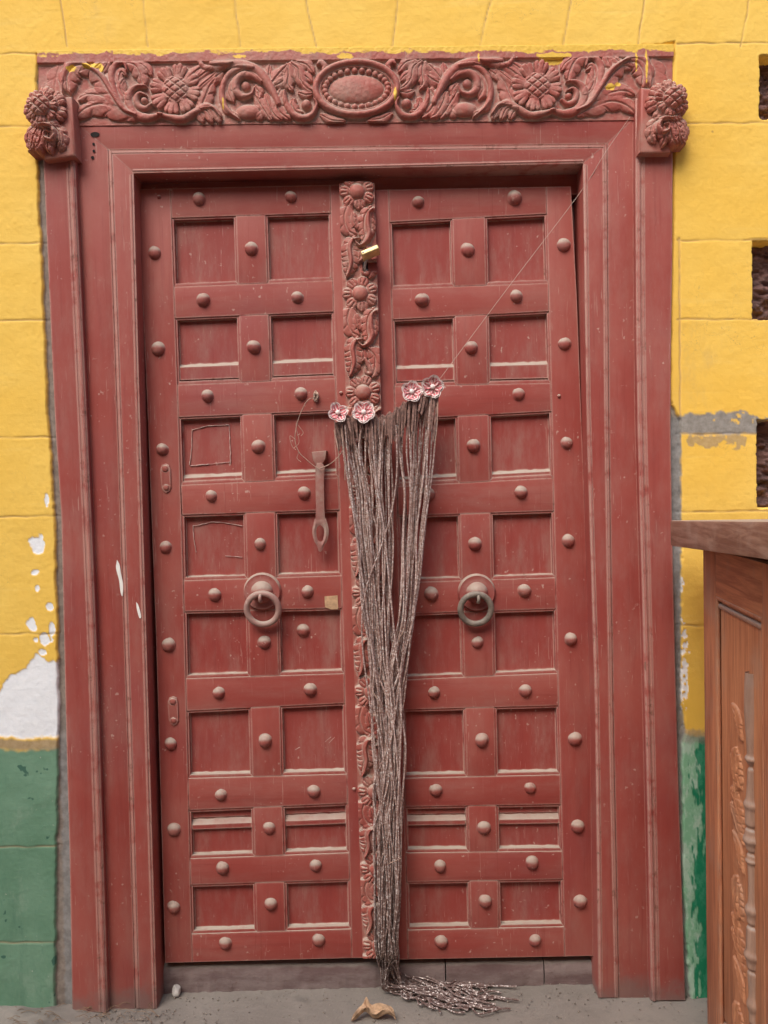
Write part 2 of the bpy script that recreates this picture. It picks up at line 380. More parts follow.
# ------------------------------------------------------------------ relief carving engine (heights in photo pixels)
class Relief:
    def __init__(s, u0, u1, v0, v1, res):
        s.us = np.linspace(u0, u1, int((u1-u0)*res)+1); s.vs = np.linspace(v0, v1, int((v1-v0)*res)+1)
        s.U, s.V = np.meshgrid(s.us, s.vs); s.h = np.zeros_like(s.U); s.res = res
    def box(s, x0, x1, y0, y1):
        i0 = max(0, np.searchsorted(s.us, x0)); i1 = min(len(s.us), np.searchsorted(s.us, x1))
        j0 = max(0, np.searchsorted(s.vs, y0)); j1 = min(len(s.vs), np.searchsorted(s.vs, y1))
        return slice(j0, j1), slice(i0, i1)
    def put(s, sl, inside, val, over):
        h = s.h[sl]
        s.h[sl] = np.where(inside, np.maximum(h, val + over*h), h)
    def stroke(s, P, w, Hh, kind='stem', lobes=0, over=.25, side=0, taper=(.5, .25), vein=.0):
        C = catmull(P, max(24, 10*len(P)))
        w_max = w*1.15
        sl = s.box(C[:, 0].min()-w_max, C[:, 0].max()+w_max, C[:, 1].min()-w_max, C[:, 1].max()+w_max)
        U = s.U[sl]; V = s.V[sl]
        if U.size == 0: return
        n = len(C); T = np.gradient(C, axis=0); T /= np.linalg.norm(T, axis=1, keepdims=True)
        best = np.full(U.shape, 1e9); idx = np.zeros(U.shape, int)
        for i in range(n):
            d = (U-C[i, 0])**2+(V-C[i, 1])**2; mk = d < best; best = np.where(mk, d, best); idx = np.where(mk, i, idx)
        dx = U-C[idx, 0]; dy = V-C[idx, 1]
        dl = T[idx, 0]*dy-T[idx, 1]*dx; al = dx*T[idx, 0]+dy*T[idx, 1]
        L = np.concatenate([[0], np.cumsum(np.linalg.norm(np.diff(C, axis=0), axis=1))]); tl = L[-1]
        t = np.clip((L[idx]+al)/tl, 0, 1); dist = np.sqrt(best)
        if kind == 'stem':
            ww = w*(taper[0]+(1-taper[0])*np.minimum(1, t*4))*(taper[1]+(1-taper[1])*np.minimum(1, (1-t)*3.0))
            q = np.clip(dist/ww, 0, 1); ins = dist < ww
            val = Hh*(.25+.75*np.sqrt(1-q*q))
        else:   # leaf
            prof = np.power(np.sin(np.pi*np.clip(t*.93+.05, 0, 1)**.8), .55)
            if lobes:
                lobes = lobes*.62; ph = t*lobes - .35*np.abs(dl)/w
                lob = np.abs(np.sin(np.pi*ph))**.5
                ww = w*prof*(.74+.26*lob)
            else: ww = w*prof
            if side: ww = np.where(dl*side > 0, ww, ww*.35)
            ww = np.maximum(ww, .3)
            q = np.clip(dist/ww, 0, 1); ins = dist < ww
            val = Hh*(.42+.58*np.power(1-q*q, .6))
            if lobes:
                fr = np.abs(((t*lobes-.55*np.abs(dl)/w)+.5) % 1-.5)
                val = val-Hh*.30*np.exp(-(fr/.075)**2)*np.clip(q*1.6-.35, 0, 1)
            # mid vein with a cut beside it, and a long groove following the leaf
            val = val - Hh*.30*np.exp(-((dl-.12*w)/(.07*w+.22))**2)
        s.put(sl, ins, val, over)
    def ball(s, c, r, Hh, ry=None, over=.2, cross=0, flat=.2):
        ry = ry or r; sl = s.box(c[0]-r, c[0]+r, c[1]-ry, c[1]+ry); U = s.U[sl]-c[0]; V = s.V[sl]-c[1]
        q = (U/r)**2+(V/ry)**2; val = Hh*(flat+(1-flat)*np.sqrt(np.clip(1-q, 0, 1)))
        if cross:
            a = (U*.8+V)/cross; b = (U*.8-V)/cross
            g = np.minimum(np.abs((a % 1)-.5), np.abs((b % 1)-.5)); val = val-Hh*.20*np.exp(-(g/.13)**2)
        s.put(sl, q < 1, val, over)
    def ring(s, c, rx, ry, w, Hh):
        sl = s.box(c[0]-rx-w*2, c[0]+rx+w*2, c[1]-ry-w*2, c[1]+ry+w*2); U = s.U[sl]-c[0]; V = s.V[sl]-c[1]
        q = np.sqrt((U/rx)**2+(V/ry)**2); g = np.sqrt((U/rx**2)**2+(V/ry**2)**2)/np.maximum(q, 1e-6)
        d = np.abs(q-1)/np.maximum(g, 1e-6)
        val = Hh*(.3+.7*np.sqrt(np.clip(1-(d/w)**2, 0, 1))); s.put(sl, d < w, val, .1)
    def clear(s, c, rx, ry, to=0.0):
        q = ((s.U-c[0])/rx)**2+((s.V-c[1])/ry)**2; s.h = np.where(q < 1, to, s.h)
    def flower(s, c, rc, rp, n, Hc, Hp, rot=0.0, cross=0, pw=.42, grooves=True):
        for i in range(n):
            a = rot+i*2*math.pi/n; ca, sa = math.cos(a), math.sin(a)
            tip = (c[0]+rp*ca, c[1]+rp*sa); mid = (c[0]+.5*(rc+rp)*ca, c[1]+.5*(rc+rp)*sa)
            wd = rp*pw
            if grooves:
                for o in (-1, 1, 0):
                    e = (c[0]+(rp-(1.2 if o else 0))*math.cos(a+o*.20), c[1]+(rp-(1.2 if o else 0))*math.sin(a+o*.20))
                    st = (c[0]+rc*.8*math.cos(a+o*.1), c[1]+rc*.8*math.sin(a+o*.1))
                    s.stroke([st, ((st[0]+e[0])/2, (st[1]+e[1])/2), e], wd*.5, Hp*(1.0 if o == 0 else .88), 'stem', taper=(.7, .75), over=0)
            else:
                s.ball(((c[0]+rp*.76*ca), (c[1]+rp*.76*sa)), wd*.72, Hp, over=0.0, flat=.3)
        s.ball(c, rc, Hc, over=0, cross=cross, flat=.35)
    def pflower(s, c, rc, rp, n, Hc, Hp, rot=0.0, cross=0):
        sl = s.box(c[0]-rp*1.1, c[0]+rp*1.1, c[1]-rp*1.1, c[1]+rp*1.1); U = s.U[sl]-c[0]; V = s.V[sl]-c[1]
        r = np.hypot(U, V); ph = (np.arctan2(V, U)-rot)/(2*np.pi/n); kk = np.floor(ph+.5); a = (ph-kk)*2
        rnd = _h(kk % n, kk*0+3, 5)
        ro = rp*(.90+.10*rnd)*(.80+.20*np.sqrt(np.clip(1-a*a, 0, 1)))*(.93+.07*np.abs(np.cos(1.5*np.pi*a)))
        gap_ = np.abs(a) < .90-.30*np.clip((r-rp*.75)/rp, 0, 1)
        ins = (r < ro) & gap_
        val = Hp*(.42+.40*np.power(np.clip(1-a*a, 0, 1), .5)+.28*np.clip((r-rc)/(rp-rc), 0, 1)*(1-np.clip((r-ro*.86)/(ro*.16), 0, 1)**2))
        for a0 in (-.34, .34): val = val-Hp*.15*np.exp(-((a-a0)/.10)**2)*np.clip((r-rc)/(rp-rc)*1.6, 0, 1)
        s.put(sl, ins, val, 0.0); s.ball(c, rc, Hc, over=0, cross=cross, flat=.4)
    def crevice(s):
        h = s.h; k_ = 5
        def blur(a):
            for ax in (0, 1):
                c = np.cumsum(np.concatenate([np.repeat(np.take(a, [0], ax), k_+1, ax), a, np.repeat(np.take(a, [-1], ax), k_, ax)], ax), ax)
                n = a.shape[ax]
                a = (np.take(c, range(2*k_+1, 2*k_+1+n), ax)-np.take(c, range(0, n), ax))/(2*k_+1)
            return a
        b = blur(blur(h)); return np.clip((b-h)*.9, 0, 1)
    def mesh(s, name, fpx, Y0, back, attrs=None, hole=None, unit=MM):
        px, py = fpx(s.U, s.V); x, z = at_np(px, py, Y0)
        y = Y0 - s.h*unit
        nv, nu = s.U.shape
        V = np.stack([x, y, z], -1).reshape(-1, 3)
        idx = np.arange(nv*nu).reshape(nv, nu)
        Q = np.stack([idx[:-1, :-1], idx[1:, :-1], idx[1:, 1:], idx[:-1, 1:]], -1)
        if hole is not None:
            hc = hole[:-1, :-1] | hole[1:, 1:]; Q = Q[~hc]
        Q = Q.reshape(-1, 4)
        # skirt to the back
        rim = np.concatenate([idx[0, :], idx[1:, -1], idx[-1, -2::-1], idx[-2:0:-1, 0]])
        B = V[rim].copy(); B[:, 1] = Y0+back; n0 = len(V); nr = len(rim)
        i = np.arange(nr); j = (i+1) % nr
        S = np.stack([rim[i], rim[j], n0+j, n0+i], -1)
        V = np.concatenate([V, B]); Q = np.concatenate([Q, S])
        at_ = {}
        for kx, a in (attrs or {}).items(): at_[kx] = np.concatenate([a.ravel(), np.zeros(nr)])
        return np_mesh(name, V, Q, at_)

# ================================================================== WALL
def edgeL(y): return np.interp(y, [45, 180, 420, 516, 640, 740, 840, 1000], [36.5, 38, 48.5, 55, 57.5, 59, 56, 55])
def pilL(y): return np.interp(y, [45, 160, 180, 420, 516, 740, 840, 1010], [38, 42, 44, 54.5, 61, 66, 69, 72])
def pilR(y): return np.interp(y, [45, 240, 400, 560, 720, 820, 1000], [673, 673, 670.5, 673, 677, 680, 686])
def edgeR(y): return np.interp(y, [45, 240, 330, 405, 420, 700, 730, 745, 830, 900, 1000], [674.5, 673.5, 671, 671, 680, 681, 686, 682, 682, 684, 690])
def dense(a, b, s): return np.arange(a, b, s)
xs = np.concatenate([dense(-1400, -60, 60), dense(-60, 0, 4), dense(0, 74, .8), dense(74, 640, 1.4), dense(640, 770, .8), dense(770, 830, 4), dense(830, 2300, 60)])
ys = np.concatenate([dense(-900, -30, 40), dense(-30, 62, .9), dense(62, 1030, 1.1)])
PX, PY = np.meshgrid(xs, ys)
jag = (fbm(PX/7, PY/9, 1)-.5)*5.5 + (fbm(PX/28, PY/28, 2)-.5)*5
topedge = np.interp(PX, [30, 170, 350, 520, 640, 690], [55, 53.5, 52.5, 50.5, 47, 41]) + (fbm(PX/9, PX*0+3, 4)-.5)*5
eL = edgeL(PY)+jag*.55; eR = edgeR(PY)+jag*np.where(PY > 330, .75, .35)
behind = (PX > eL) & (PX < eR) & (PY > topedge)
dd = np.minimum(np.minimum(PX-eL, eR-PX), PY-topedge)       # depth inside the opening (px)
dep = sm(-1.6, 1.4, dd)                                      # 0 plaster, 1 mortar bed
# joints
joint = np.zeros_like(PX)
def hj(y, xa, xb, slope=0.0, w=.8, wob=0):
    global joint
    yy = y + slope*(PX-(20 if xb < 100 else 720 if xa > 600 else 384)) + (vn(PX/14, PX*0+y, 6)-.5)*2.0
    joint = np.maximum(joint, np.exp(-((PY-yy)/w)**2)*sm(xa-1, xa, PX)*(1-sm(xb, xb+1, PX))*(.45+.55*sm(.25, .55, fbm(PX/16, PY/16, 9))))
def vj(x, ya, yb, xt=0.0, w=.8):
    global joint
    xx = x + xt*(PY-yb) + (vn(PY/14, PY*0+x, 7)-.5)*1.6
    joint = np.maximum(joint, np.exp(-((PX-xx)/w)**2)*sm(ya-1, ya, PY)*(1-sm(yb, yb+1, PY))*(.45+.55*sm(.25, .55, fbm(PX/16, PY/16, 9))))
for y in (54, 126.5, 243, 320.5, 437.5, 516.5, 634, 847, 942): hj(y, -1500, 60, -.012)
for y in (-62, -170, -290, -410): hj(y, -1500, 2400, -.012)
for y in (43.5, 123.5, 240, 319.5, 511.5, 625): hj(y, 677, 2400, -.008)
hj(434, 677, 2400, .0)
for x, t in ((-240, .3), (-20, .22), (67.5, .15), (148.5, .11), (240, .10), (316.5, .22), (393, -.12), (479, -.25), (563, -.17), (638, -.14), (740, -.2), (880, -.3)):
    vj(x, -62, 47, t)
vj(680.5, 238, 512, .004, 1.0)
for x0_, ya, yb in ((-120, 54, 126), (-60, 126, 243), (-180, 126, 243), (-120, 243, 320), (-70, 320, 437), (-120, 437, 516), (-60, 516, 634), (-160, 634, 740), (800, 319, 430), (850, 123, 240), (-90, 847, 942), (-200, 740, 847)): vj(x0_, ya, yb)
# block faces bulge a little; trowel waviness
wav = (fbm(PX/60, PY/60, 11)-.5)*.0025 + (fbm(PX/15, PY/15, 12)-.5)*.0016 + (fbm(PX/3, PY/3, 13)-.5)*.0008
Yw = wav + .0022*joint + .0075*dep - .0015*(1-dep)
# niches at the right with dark brick
nich = np.zeros_like(PX)
for xa, xb, ya, yb in ((759.5, 840, 56, 119), (752.5, 850, 241, 319), (757, 840, 420, 508), (905, 980, 150, 230), (910, 985, 330, 410), (-225, -160, 250, 318), (-225, -160, 440, 512)):
    q = np.minimum(np.minimum(PX-xa, xb-PX), np.minimum(PY-ya, yb-PY)) + (fbm(PX/5, PY/5, 21)-.5)*2.4
    nich = np.maximum(nich, sm(-.6, .9, q))
Yw = Yw + .06*nich
# paint zones
yn = (fbm(PX/22, PY/22, 31)-.5); yn2 = (fbm(PX/6, PY/6, 32)-.5)
dado = np.where(PX < 300, 748, 742) - .008*(PX-30)
green = sm(dado-3, dado+3, PY+yn*10+yn2*6)
wtop = np.interp(PX, [-40, 0, 8, 18, 26, 36, 44, 58], [720, 690, 678, 670, 668, 655, 658, 662])
white = sm(-1, 1, PY-wtop+yn2*11)*(1-sm(735, 739, PY+yn2*6))*sm(-60, -35, PX)*(PX < 300)
for cx, cy, rx, ry in ((37, 544, 9, 12), (32, 624, 6, 8), (35, 572, 5, 4), (47, 500, 3, 8), (50, 607, 4, 5), (45, 640, 6, 9), (38, 588, 3, 4), (52, 632, 4, 10), (42, 652, 5, 4), (36, 640, 3, 3)):
    q = ((PX-cx)/rx)**2+((PY-cy)/ry)**2
    white = np.maximum(white, 1-sm(.5, .75, q+yn2*1.6))
for cx, cy, rx, ry in ((684, 655, 4, 30), (683, 690, 4, 30), (682, 585, 3, 8)):
    q = ((PX-cx)/rx)**2+((PY-cy)/ry)**2; white = np.maximum(white, (1-sm(.5, .75, q+(fbm(PX/3, PY/4, 77)-.5)*6+.2))*.9)
rs_ = (PX > 600)*(PX < 790)*sm(.2, .6, (PX-693)/9+(fbm(PX/4, PY/16, 33)-.5)*3.2)*green
sat = rs_
pale = (PX > 600)*(PX < 790)*green*(1-rs_)
grey = np.zeros_like(PX)
gtop = np.interp(PX, [670, 690, 715, 740, 760, 800], [420, 415, 412, 410, 418, 420])
g = sm(-1.5, 1.5, PY-gtop+yn2*9)*(1-sm(432, 436, PY+yn2*3))*(PX > 600)*(1-.85*sm(.16, .24, yn2+.0)*(PX > 705)*(PY < 424))
grey = np.maximum(grey, g*.95*(PX < 772))
grey = np.maximum(grey, (PX > 600)*sm(412, 418, PY+yn2*8)*(1-sm(736, 744, PY))*(1-sm(680.5, 682, PX+yn2*2.5)))
mband = sm(738, 741, PY+yn2*5)*(1-sm(746, 751, PY+yn*8))*(PX < 300)
mband = np.maximum(mband, sm(728, 733, PY+yn2*10)*(1-sm(741, 746, PY+yn2*6))*(PX > 600)*.8)
scuff = 1-sm(.35, .8, ((PX-718)/40)**2+((PY-441)/7)**2+yn2*4)
mortar = np.maximum(sm(-.4, .8, dd)*np.where(PX > 600, .0, 1.0), mband*.75)
mortar = np.maximum(mortar, scuff*.6*(PX > 684))
# bluish-grey cement fillet along the foot of the left frame side and the right side
fil = sm(pilL(PY)-9+yn2*5, pilL(PY)-6+yn2*5, PX)*sm(690, 760, PY+yn*40)*(PX < 300)*(dd > 0)
grey = np.maximum(grey, fil)
Yw = Yw + .0016*white
grey = np.maximum(grey, (PX > 600)*(PY > 330)*sm(-.4, .8, dd)*.9)
keep_hole = (PX > pilL(PY)+9) & (PX < pilR(PY)-9) & (PY > 64)
gx, gz = at_np(PX, PY, 0.0)
gz_all = gz
idx = np.arange(PX.size).reshape(PX.shape)
Q = np.stack([idx[:-1, :-1], idx[1:, :-1], idx[1:, 1:], idx[:-1, 1:]], -1)
kill = keep_hole[:-1, :-1] & keep_hole[1:, 1:] & keep_hole[1:, :-1] & keep_hole[:-1, 1:]
kill |= (nich[:-1, :-1] > .97) & (nich[1:, 1:] > .97)
V = np.stack([gx, Yw, gz_all], -1).reshape(-1, 3)
wall_me = np_mesh('wall', V, Q[~kill].reshape(-1, 4), dict(green=green, white=white, mortar=mortar, grey=grey, joint=joint*(1-dep), pale=pale, sat=sat))
wall = thing('painted_wall', 'yellow plastered block wall with a green dado, flaked white patch and grey patches around the red door', 'wall', (0, 0.03, 0))
part('plaster', wall_me, wall, M_wall)
for xa, xb, ya, yb in ((759.5, 840, 56, 119), (752.5, 850, 241, 319), (757, 840, 420, 508), (905, 980, 150, 230), (910, 985, 330, 410), (-225, -160, 250, 318), (-225, -160, 440, 512)):
    us = np.linspace(xa-6, xb+6, 90); vs = np.linspace(ya-6, yb+6, 70); U, Vv = np.meshgrid(us, vs)
    x, z = at_np(U, Vv, 0.05); yy = .045+(fbm(U/9, Vv/5, 41)-.5)*.035+(fbm(U/3, Vv/2, 42)-.5)*.012
    ii = np.arange(U.size).reshape(U.shape)
    part('exposed_brick', np_mesh('exposed_brick', np.stack([x, yy, z], -1).reshape(-1, 3), np.stack([ii[:-1, :-1], ii[1:, :-1], ii[1:, 1:], ii[:-1, 1:]], -1).reshape(-1, 4)), wall, M_brick)

# ================================================================== DOOR FRAME
frame = thing('carved_door_frame', 'wide dark red wooden door frame with a carved flower frieze, oval medallion and carved corner blocks', 'door frame', (0, 0.02, 0))
Yp, Ym, Yi = -0.010, 0.006, 0.002       # pilaster, middle strip, inner strip fronts
YL = 0.050                              # leaf front
def line(pts, ys_):
    p = sorted(pts); return [(float(np.interp(y, [a[0] for a in p], [a[1] for a in p])), y) for y in ys_]
def gapL(y): return np.interp(y, [120, 160, 420, 640, 1004], [74.5, 76, 88, 97.5, 109])
def grvL(y): return np.interp(y, [150, 420, 740, 1004], [108, 117.5, 128, 135.5])
def opnL(y): return np.interp(y, [173, 400, 640, 1004], [133.5, 139.5, 146.5, 157])
def gapR(y): return np.interp(y, [120, 200, 400, 740, 990], [634.5, 634.5, 636, 645, 650])
def grvR(y): return np.interp(y, [144, 400, 740, 990], [607, 608.5, 613.5, 619])
def opnR(y): return np.interp(y, [163, 400, 700, 990], [583, 586, 595, 598.5])
def strip_poly(fa, fb, y0a, y0b, y1a, y1b, n=7):
    A = [(float(fa(y)), y) for y in np.linspace(y0a, y1a, n)]; B = [(float(fb(y)), y) for y in np.linspace(y0b, y1b, n)]
    return A + B[::-1]
def tube_px(pts, Y, r, sides=8, step=.02):
    P = catmull([tuple(at(x, y, Y)) for x, y in pts], 60); P = resample(P, step); return tube_arrays(P, r, sides)
def add_arrays(bm, arr):
    V, Q = arr; vs = [bm.verts.new(v) for v in V]
    for q in Q:
        try: bm.faces.new([vs[i] for i in q])
        except ValueError: pass
FOOT_L, FOOT_R = 1013, 1001
for side in (0, 1):
    bm = bmesh.new()
    if side == 0:
        poly = strip_poly(lambda y: pilL(y), lambda y: gapL(y)-1, 104, 104, FOOT_L, FOOT_L, 12)
        bead = [(gapL(y)-4.0, y) for y in np.linspace(120, FOOT_L-1, 9)]; bead2 = [(gapL(y)-8.5, y) for y in np.linspace(120, FOOT_L-1, 9)]
    else:
        poly = strip_poly(lambda y: gapR(y)+1, lambda y: pilR(y), 98, 98, FOOT_R, FOOT_R, 12)
        bead = [(gapR(y)+4.0, y) for y in np.linspace(120, FOOT_R-1, 9)]; bead2 = [(gapR(y)+8.5, y) for y in np.linspace(120, FOOT_R-1, 9)]
    prism_bm(bm, poly, Yp, .09, .004, 3)
    add_arrays(bm, tube_px(bead, Yp+.001, .0055)); add_arrays(bm, tube_px(bead2, Yp+.0012, .0024))
    part('pilaster', bm_mesh(bm, 'pilaster', 40), frame, M_frame_v)
    # middle and inner strips of the jamb
    bm = bmesh.new()
    if side == 0:
        prism_bm(bm, strip_poly(lambda y: gapL(y)+.8, lambda y: grvL(y)-.1, 122, 148, FOOT_L-2, FOOT_L-2), Ym+.0006, .09, .0018)
    else:
        prism_bm(bm, strip_poly(lambda y: grvR(y)+.1, lambda y: gapR(y)-.8, 142, 118, FOOT_R-2, FOOT_R-2), Ym+.0006, .09, .0018)
    part('jamb', bm_mesh(bm, 'jamb', 40), frame, M_frame_v)
    bm = bmesh.new()
    if side == 0:
        prism_bm(bm, strip_poly(lambda y: grvL(y)+.1, lambda y: opnL(y), 148.5, 171, FOOT_L-4, FOOT_L-4), Yi+.0006, .10, .0022)
        b1 = [(opnL(y)-2.6, y) for y in np.linspace(175, FOOT_L-5, 9)]; b2 = [(grvL(y)+3.2, y) for y in np.linspace(152, FOOT_L-5, 9)]
    else:
        prism_bm(bm, strip_poly(lambda y: opnR(y), lambda y: grvR(y)-.1, 161.5, 142.5, FOOT_R-3, FOOT_R-3), Yi+.0006, .10, .0022)
        b1 = [(opnR(y)+2.6, y) for y in np.linspace(165, FOOT_R-4, 9)]; b2 = [(grvR(y)-3.2, y) for y in np.linspace(146, FOOT_R-4, 9)]
    add_arrays(bm, tube_px(b1, Yi+.0012, .003)); add_arrays(bm, tube_px(b2, Yi+.0012, .0022))
    part('inner_jamb', bm_mesh(bm, 'inner_jamb', 40), frame, M_frame_v)
bm = bmesh.new(); prism_bm(bm, [(75.5, 123), (634, 119), (607.1, 143.9), (108, 149.9)], Ym, .09, .0018)
part('head', bm_mesh(bm, 'head', 40), frame, M_frame_h)
bm = bmesh.new(); prism_bm(bm, [(108.1, 150.05), (606.9, 144.05), (583, 163.5), (133.5, 173.3)], Yi, .10, .0022)
add_arrays(bm, tube_px([(133, 170.8), (350, 166.6), (583, 161)], Yi+.0012, .003)); add_arrays(bm, tube_px([(112, 153), (350, 150.2), (603, 147)], Yi+.0012, .0022))
part('inner_head', bm_mesh(bm, 'inner_head', 40), frame, M_frame_h)
# rebate boards behind the leaves
bm = bmesh.new(); prism_bm(bm, [(110, 150), (606, 140), (606, 194), (110, 200)], YL+.016, .16, .002)
part('head_rebate', bm_mesh(bm, 'head_rebate', 30), frame, M_frame_h)
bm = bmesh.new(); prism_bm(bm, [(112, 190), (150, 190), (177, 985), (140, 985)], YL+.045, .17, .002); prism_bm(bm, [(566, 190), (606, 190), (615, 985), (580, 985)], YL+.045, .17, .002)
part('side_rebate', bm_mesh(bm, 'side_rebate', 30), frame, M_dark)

# frieze carving ------------------------------------------------
CX = 356.5
def fr_map(U, V_): return U+CX, V_+90-.0105*U
R = Relief(-318, 316, -41, 33, 2.6)
HL = 7.0
def both(fn):
    fn(lambda x, y: (x-CX, y-90-.0*(x-CX)*.0105 + .0105*(x-CX)))
    fn(lambda x, y: (CX-x, y-90+.0105*(x-CX)))
def carve(g):
    def S(pts, w, h=1.0, kind='leaf', lobes=0, over=.18, **kw):
        R.stroke([g(*p) for p in pts], w*(1.32 if kind == 'leaf' else 1.12), HL*h, kind, lobes, over, **kw)
    # end leaves
    S([(62, 66), (58, 80), (57, 98), (60, 112)], 9, .30, 'leaf', 6)
    S([(134, 118), (118, 111), (102, 107), (88, 111), (77, 120)], 8.5, .7, 'leaf', 5)
    S([(128, 114), (114, 104), (100, 98), (88, 97), (80, 101)], 7.5, .62, 'leaf', 4)
    S([(124, 108), (112, 93), (102, 80), (92, 72), (82, 74)], 9.5, .8, 'leaf', 6)
    S([(84, 68), (76, 70), (70, 80), (71, 94)], 9, .85, 'leaf', 5)
    S([(92, 69), (80, 64), (69, 69), (64, 82), (64, 94)], 3.0, .9, 'stem')
    S([(96, 70), (102, 64), (108, 62)], 4, .75, 'leaf', 0)
    S([(104, 74), (108, 66), (109, 61)], 3.5, .8, 'leaf', 0)
    S([(137, 117), (125, 111), (114, 95), (104, 79), (92, 70), (84, 67)], 2.6, 1.15, 'stem', over=.3)
    S([(130, 114), (120, 103), (114, 88), (113, 74), (118, 65), (125, 64), (128, 72)], 3.6, .95, 'stem')
    S([(125, 90), (120, 82), (122, 73), (127, 76)], 4.5, .7, 'leaf', 0)
    S([(130, 100), (124, 96), (121, 88), (125, 80)], 4.0, .7, 'leaf', 0)
    S([(126, 63), (136, 66), (142, 76), (145, 87)], 7.0, .75, 'leaf', 5)
    S([(140, 64), (148, 70), (152, 76)], 4.0, .6, 'leaf', 0)
    # spiral beside the flower
    S([(162, 116), (148, 119), (136, 115), (130, 104), (131, 94), (138, 88), (147, 88)], 4.0, 1.0, 'stem')
    S([(152, 106), (146, 110), (139, 107), (137, 100), (141, 95), (147, 97)], 3.0, .95, 'stem')
    R.ball(g(145, 102), 3.6, HL*.9)
    # stem below the flower with drooping lobes
    S([(203, 122), (200, 116), (196, 114)], 3.4, .7, 'leaf', 0); S([(212, 122), (208, 114), (203, 111)], 3.6, .75, 'leaf', 0)
    S([(220, 122), (216, 114), (210, 110)], 3.6, .8, 'leaf', 0)
    S([(160, 116), (172, 119), (184, 120), (195, 114), (206, 108), (215, 110), (222, 119)], 3.4, 1.1, 'stem', over=.25)
    S([(200, 110), (205, 99), (210, 87), (216, 80)], 6.8, .75, 'leaf', 4)
    # upper right bundle
    S([(187, 80), (196, 73), (204, 67)], 4.2, .8, 'leaf'); S([(192, 85), (203, 76), (214, 69)], 4.0, .85, 'leaf'); S([(196, 92), (208, 82), (218, 73)], 3.2, .75, 'leaf')
    S([(222, 75), (216, 80), (214, 86)], 4, .6, 'leaf')
    S([(200, 63), (205, 69), (214, 70.5), (226, 68), (234, 66)], 3.2, 1.05, 'stem')
    # great scroll
    S([(244, 73), (234, 80), (229, 92), (234, 103)], 6.4, .7, 'leaf', 5)
    S([(254, 71), (240, 71), (229, 77), (223, 90), (224, 104), (231, 114), (240, 121)], 3.0, 1.0, 'stem')
    S([(212, 66), (228, 66), (244, 67), (257, 72), (267, 83), (274, 95), (279, 106)], 4.6, 1.3, 'stem', over=.25, taper=(.5, .6))
    S([(262, 84), (254, 78), (244, 77), (237, 83), (237, 93), (244, 98), (252, 96), (255, 90)], 3.6, 1.05, 'stem')
    R.ball(g(246, 87), 4.6, HL*.7)
    S([(256, 88), (260, 94), (260, 100)], 4, .8, 'leaf', 3)
    # small bird-like boss under the scroll
    R.ball(g(249, 113), 12.5, HL*1.1, 7.5); R.ball(g(238, 117), 4, HL*.6); R.ball(g(260, 117), 5, HL*.7); S([(236, 116), (228, 112), (222, 104)], 3, .7, 'leaf', 2)
    S([(256, 97), (262, 107), (268, 116), (272, 121)], 5, .8, 'leaf', 4)
    S([(267, 97), (270, 107), (276, 117), (282, 121)], 4.4, .85, 'leaf', 0)
    S([(282, 93), (278, 102), (281, 113), (290, 120)], 6.5, .8, 'leaf', 4)
    S([(285, 93), (286, 103), (291, 113), (300, 119), (311, 117), (317, 107), (314, 100)], 3.0, 1.1, 'stem')
    S([(294, 101), (293, 107), (297, 113), (303, 114)], 4.4, .8, 'leaf', 3)
    R.ball(g(306.5, 106), 5.0, HL*1.15)
    S([(268, 81), (269, 73), (270, 66)], 3.4, .7, 'leaf'); S([(272, 84), (279, 75), (287, 67)], 5.0, .85, 'leaf', 3)
    S([(275, 87), (281, 84), (287, 79)], 4.4, .8, 'leaf'); S([(289, 66), (290, 76), (289, 86), (293, 92)], 5.4, .9, 'leaf', 4)
    S([(292, 65), (299, 71), (301, 81), (307, 89), (314, 93)], 4.6, .95, 'leaf', 3)
    S([(298, 63), (307, 66), (314, 74)], 5, .75, 'leaf', 3); S([(300, 76), (307, 78), (312, 83)], 4, .65, 'leaf')
    S([(300, 94), (306, 96), (313, 95)], 3.4, .75, 'leaf'); S([(318, 66), (321, 64), (325, 68), (322, 72)], 3, .9, 'stem')
    S([(322, 116), (332, 121), (345, 122)], 3.5, .6, 'leaf')
    R.pflower(g(176.5, 91.5), 14, 28, 8, HL*1.35, HL*1.05, .2, cross=8.5)
both(carve)
mc = (0.0, 0.0)
R.clear(mc, 44, 29, 1.2)
R.ring(mc, 40.5, 26, 3.4, 8.5); R.ring(mc, 36.0, 21.8, 1.4, 4.5)
for i in range(27):
    a = i*2*math.pi/27; R.ball((31.5*math.cos(a), 18.0*math.sin(a)), 3.1, 6.0, over=0, flat=.3)
R.ball(mc, 27.5, 6.5, 14.4, over=0, flat=.15)
band = sm(-27.5, -29, R.V)          # plain band along the top
R.h = np.where(band > 0, R.h*(1-band)+band*4.0, R.h)
R.h += .8*(fbm(R.U/3, R.V/3, 51)-.5)+.6*(fbm(R.U/20, R.V/20, 52)-.5)
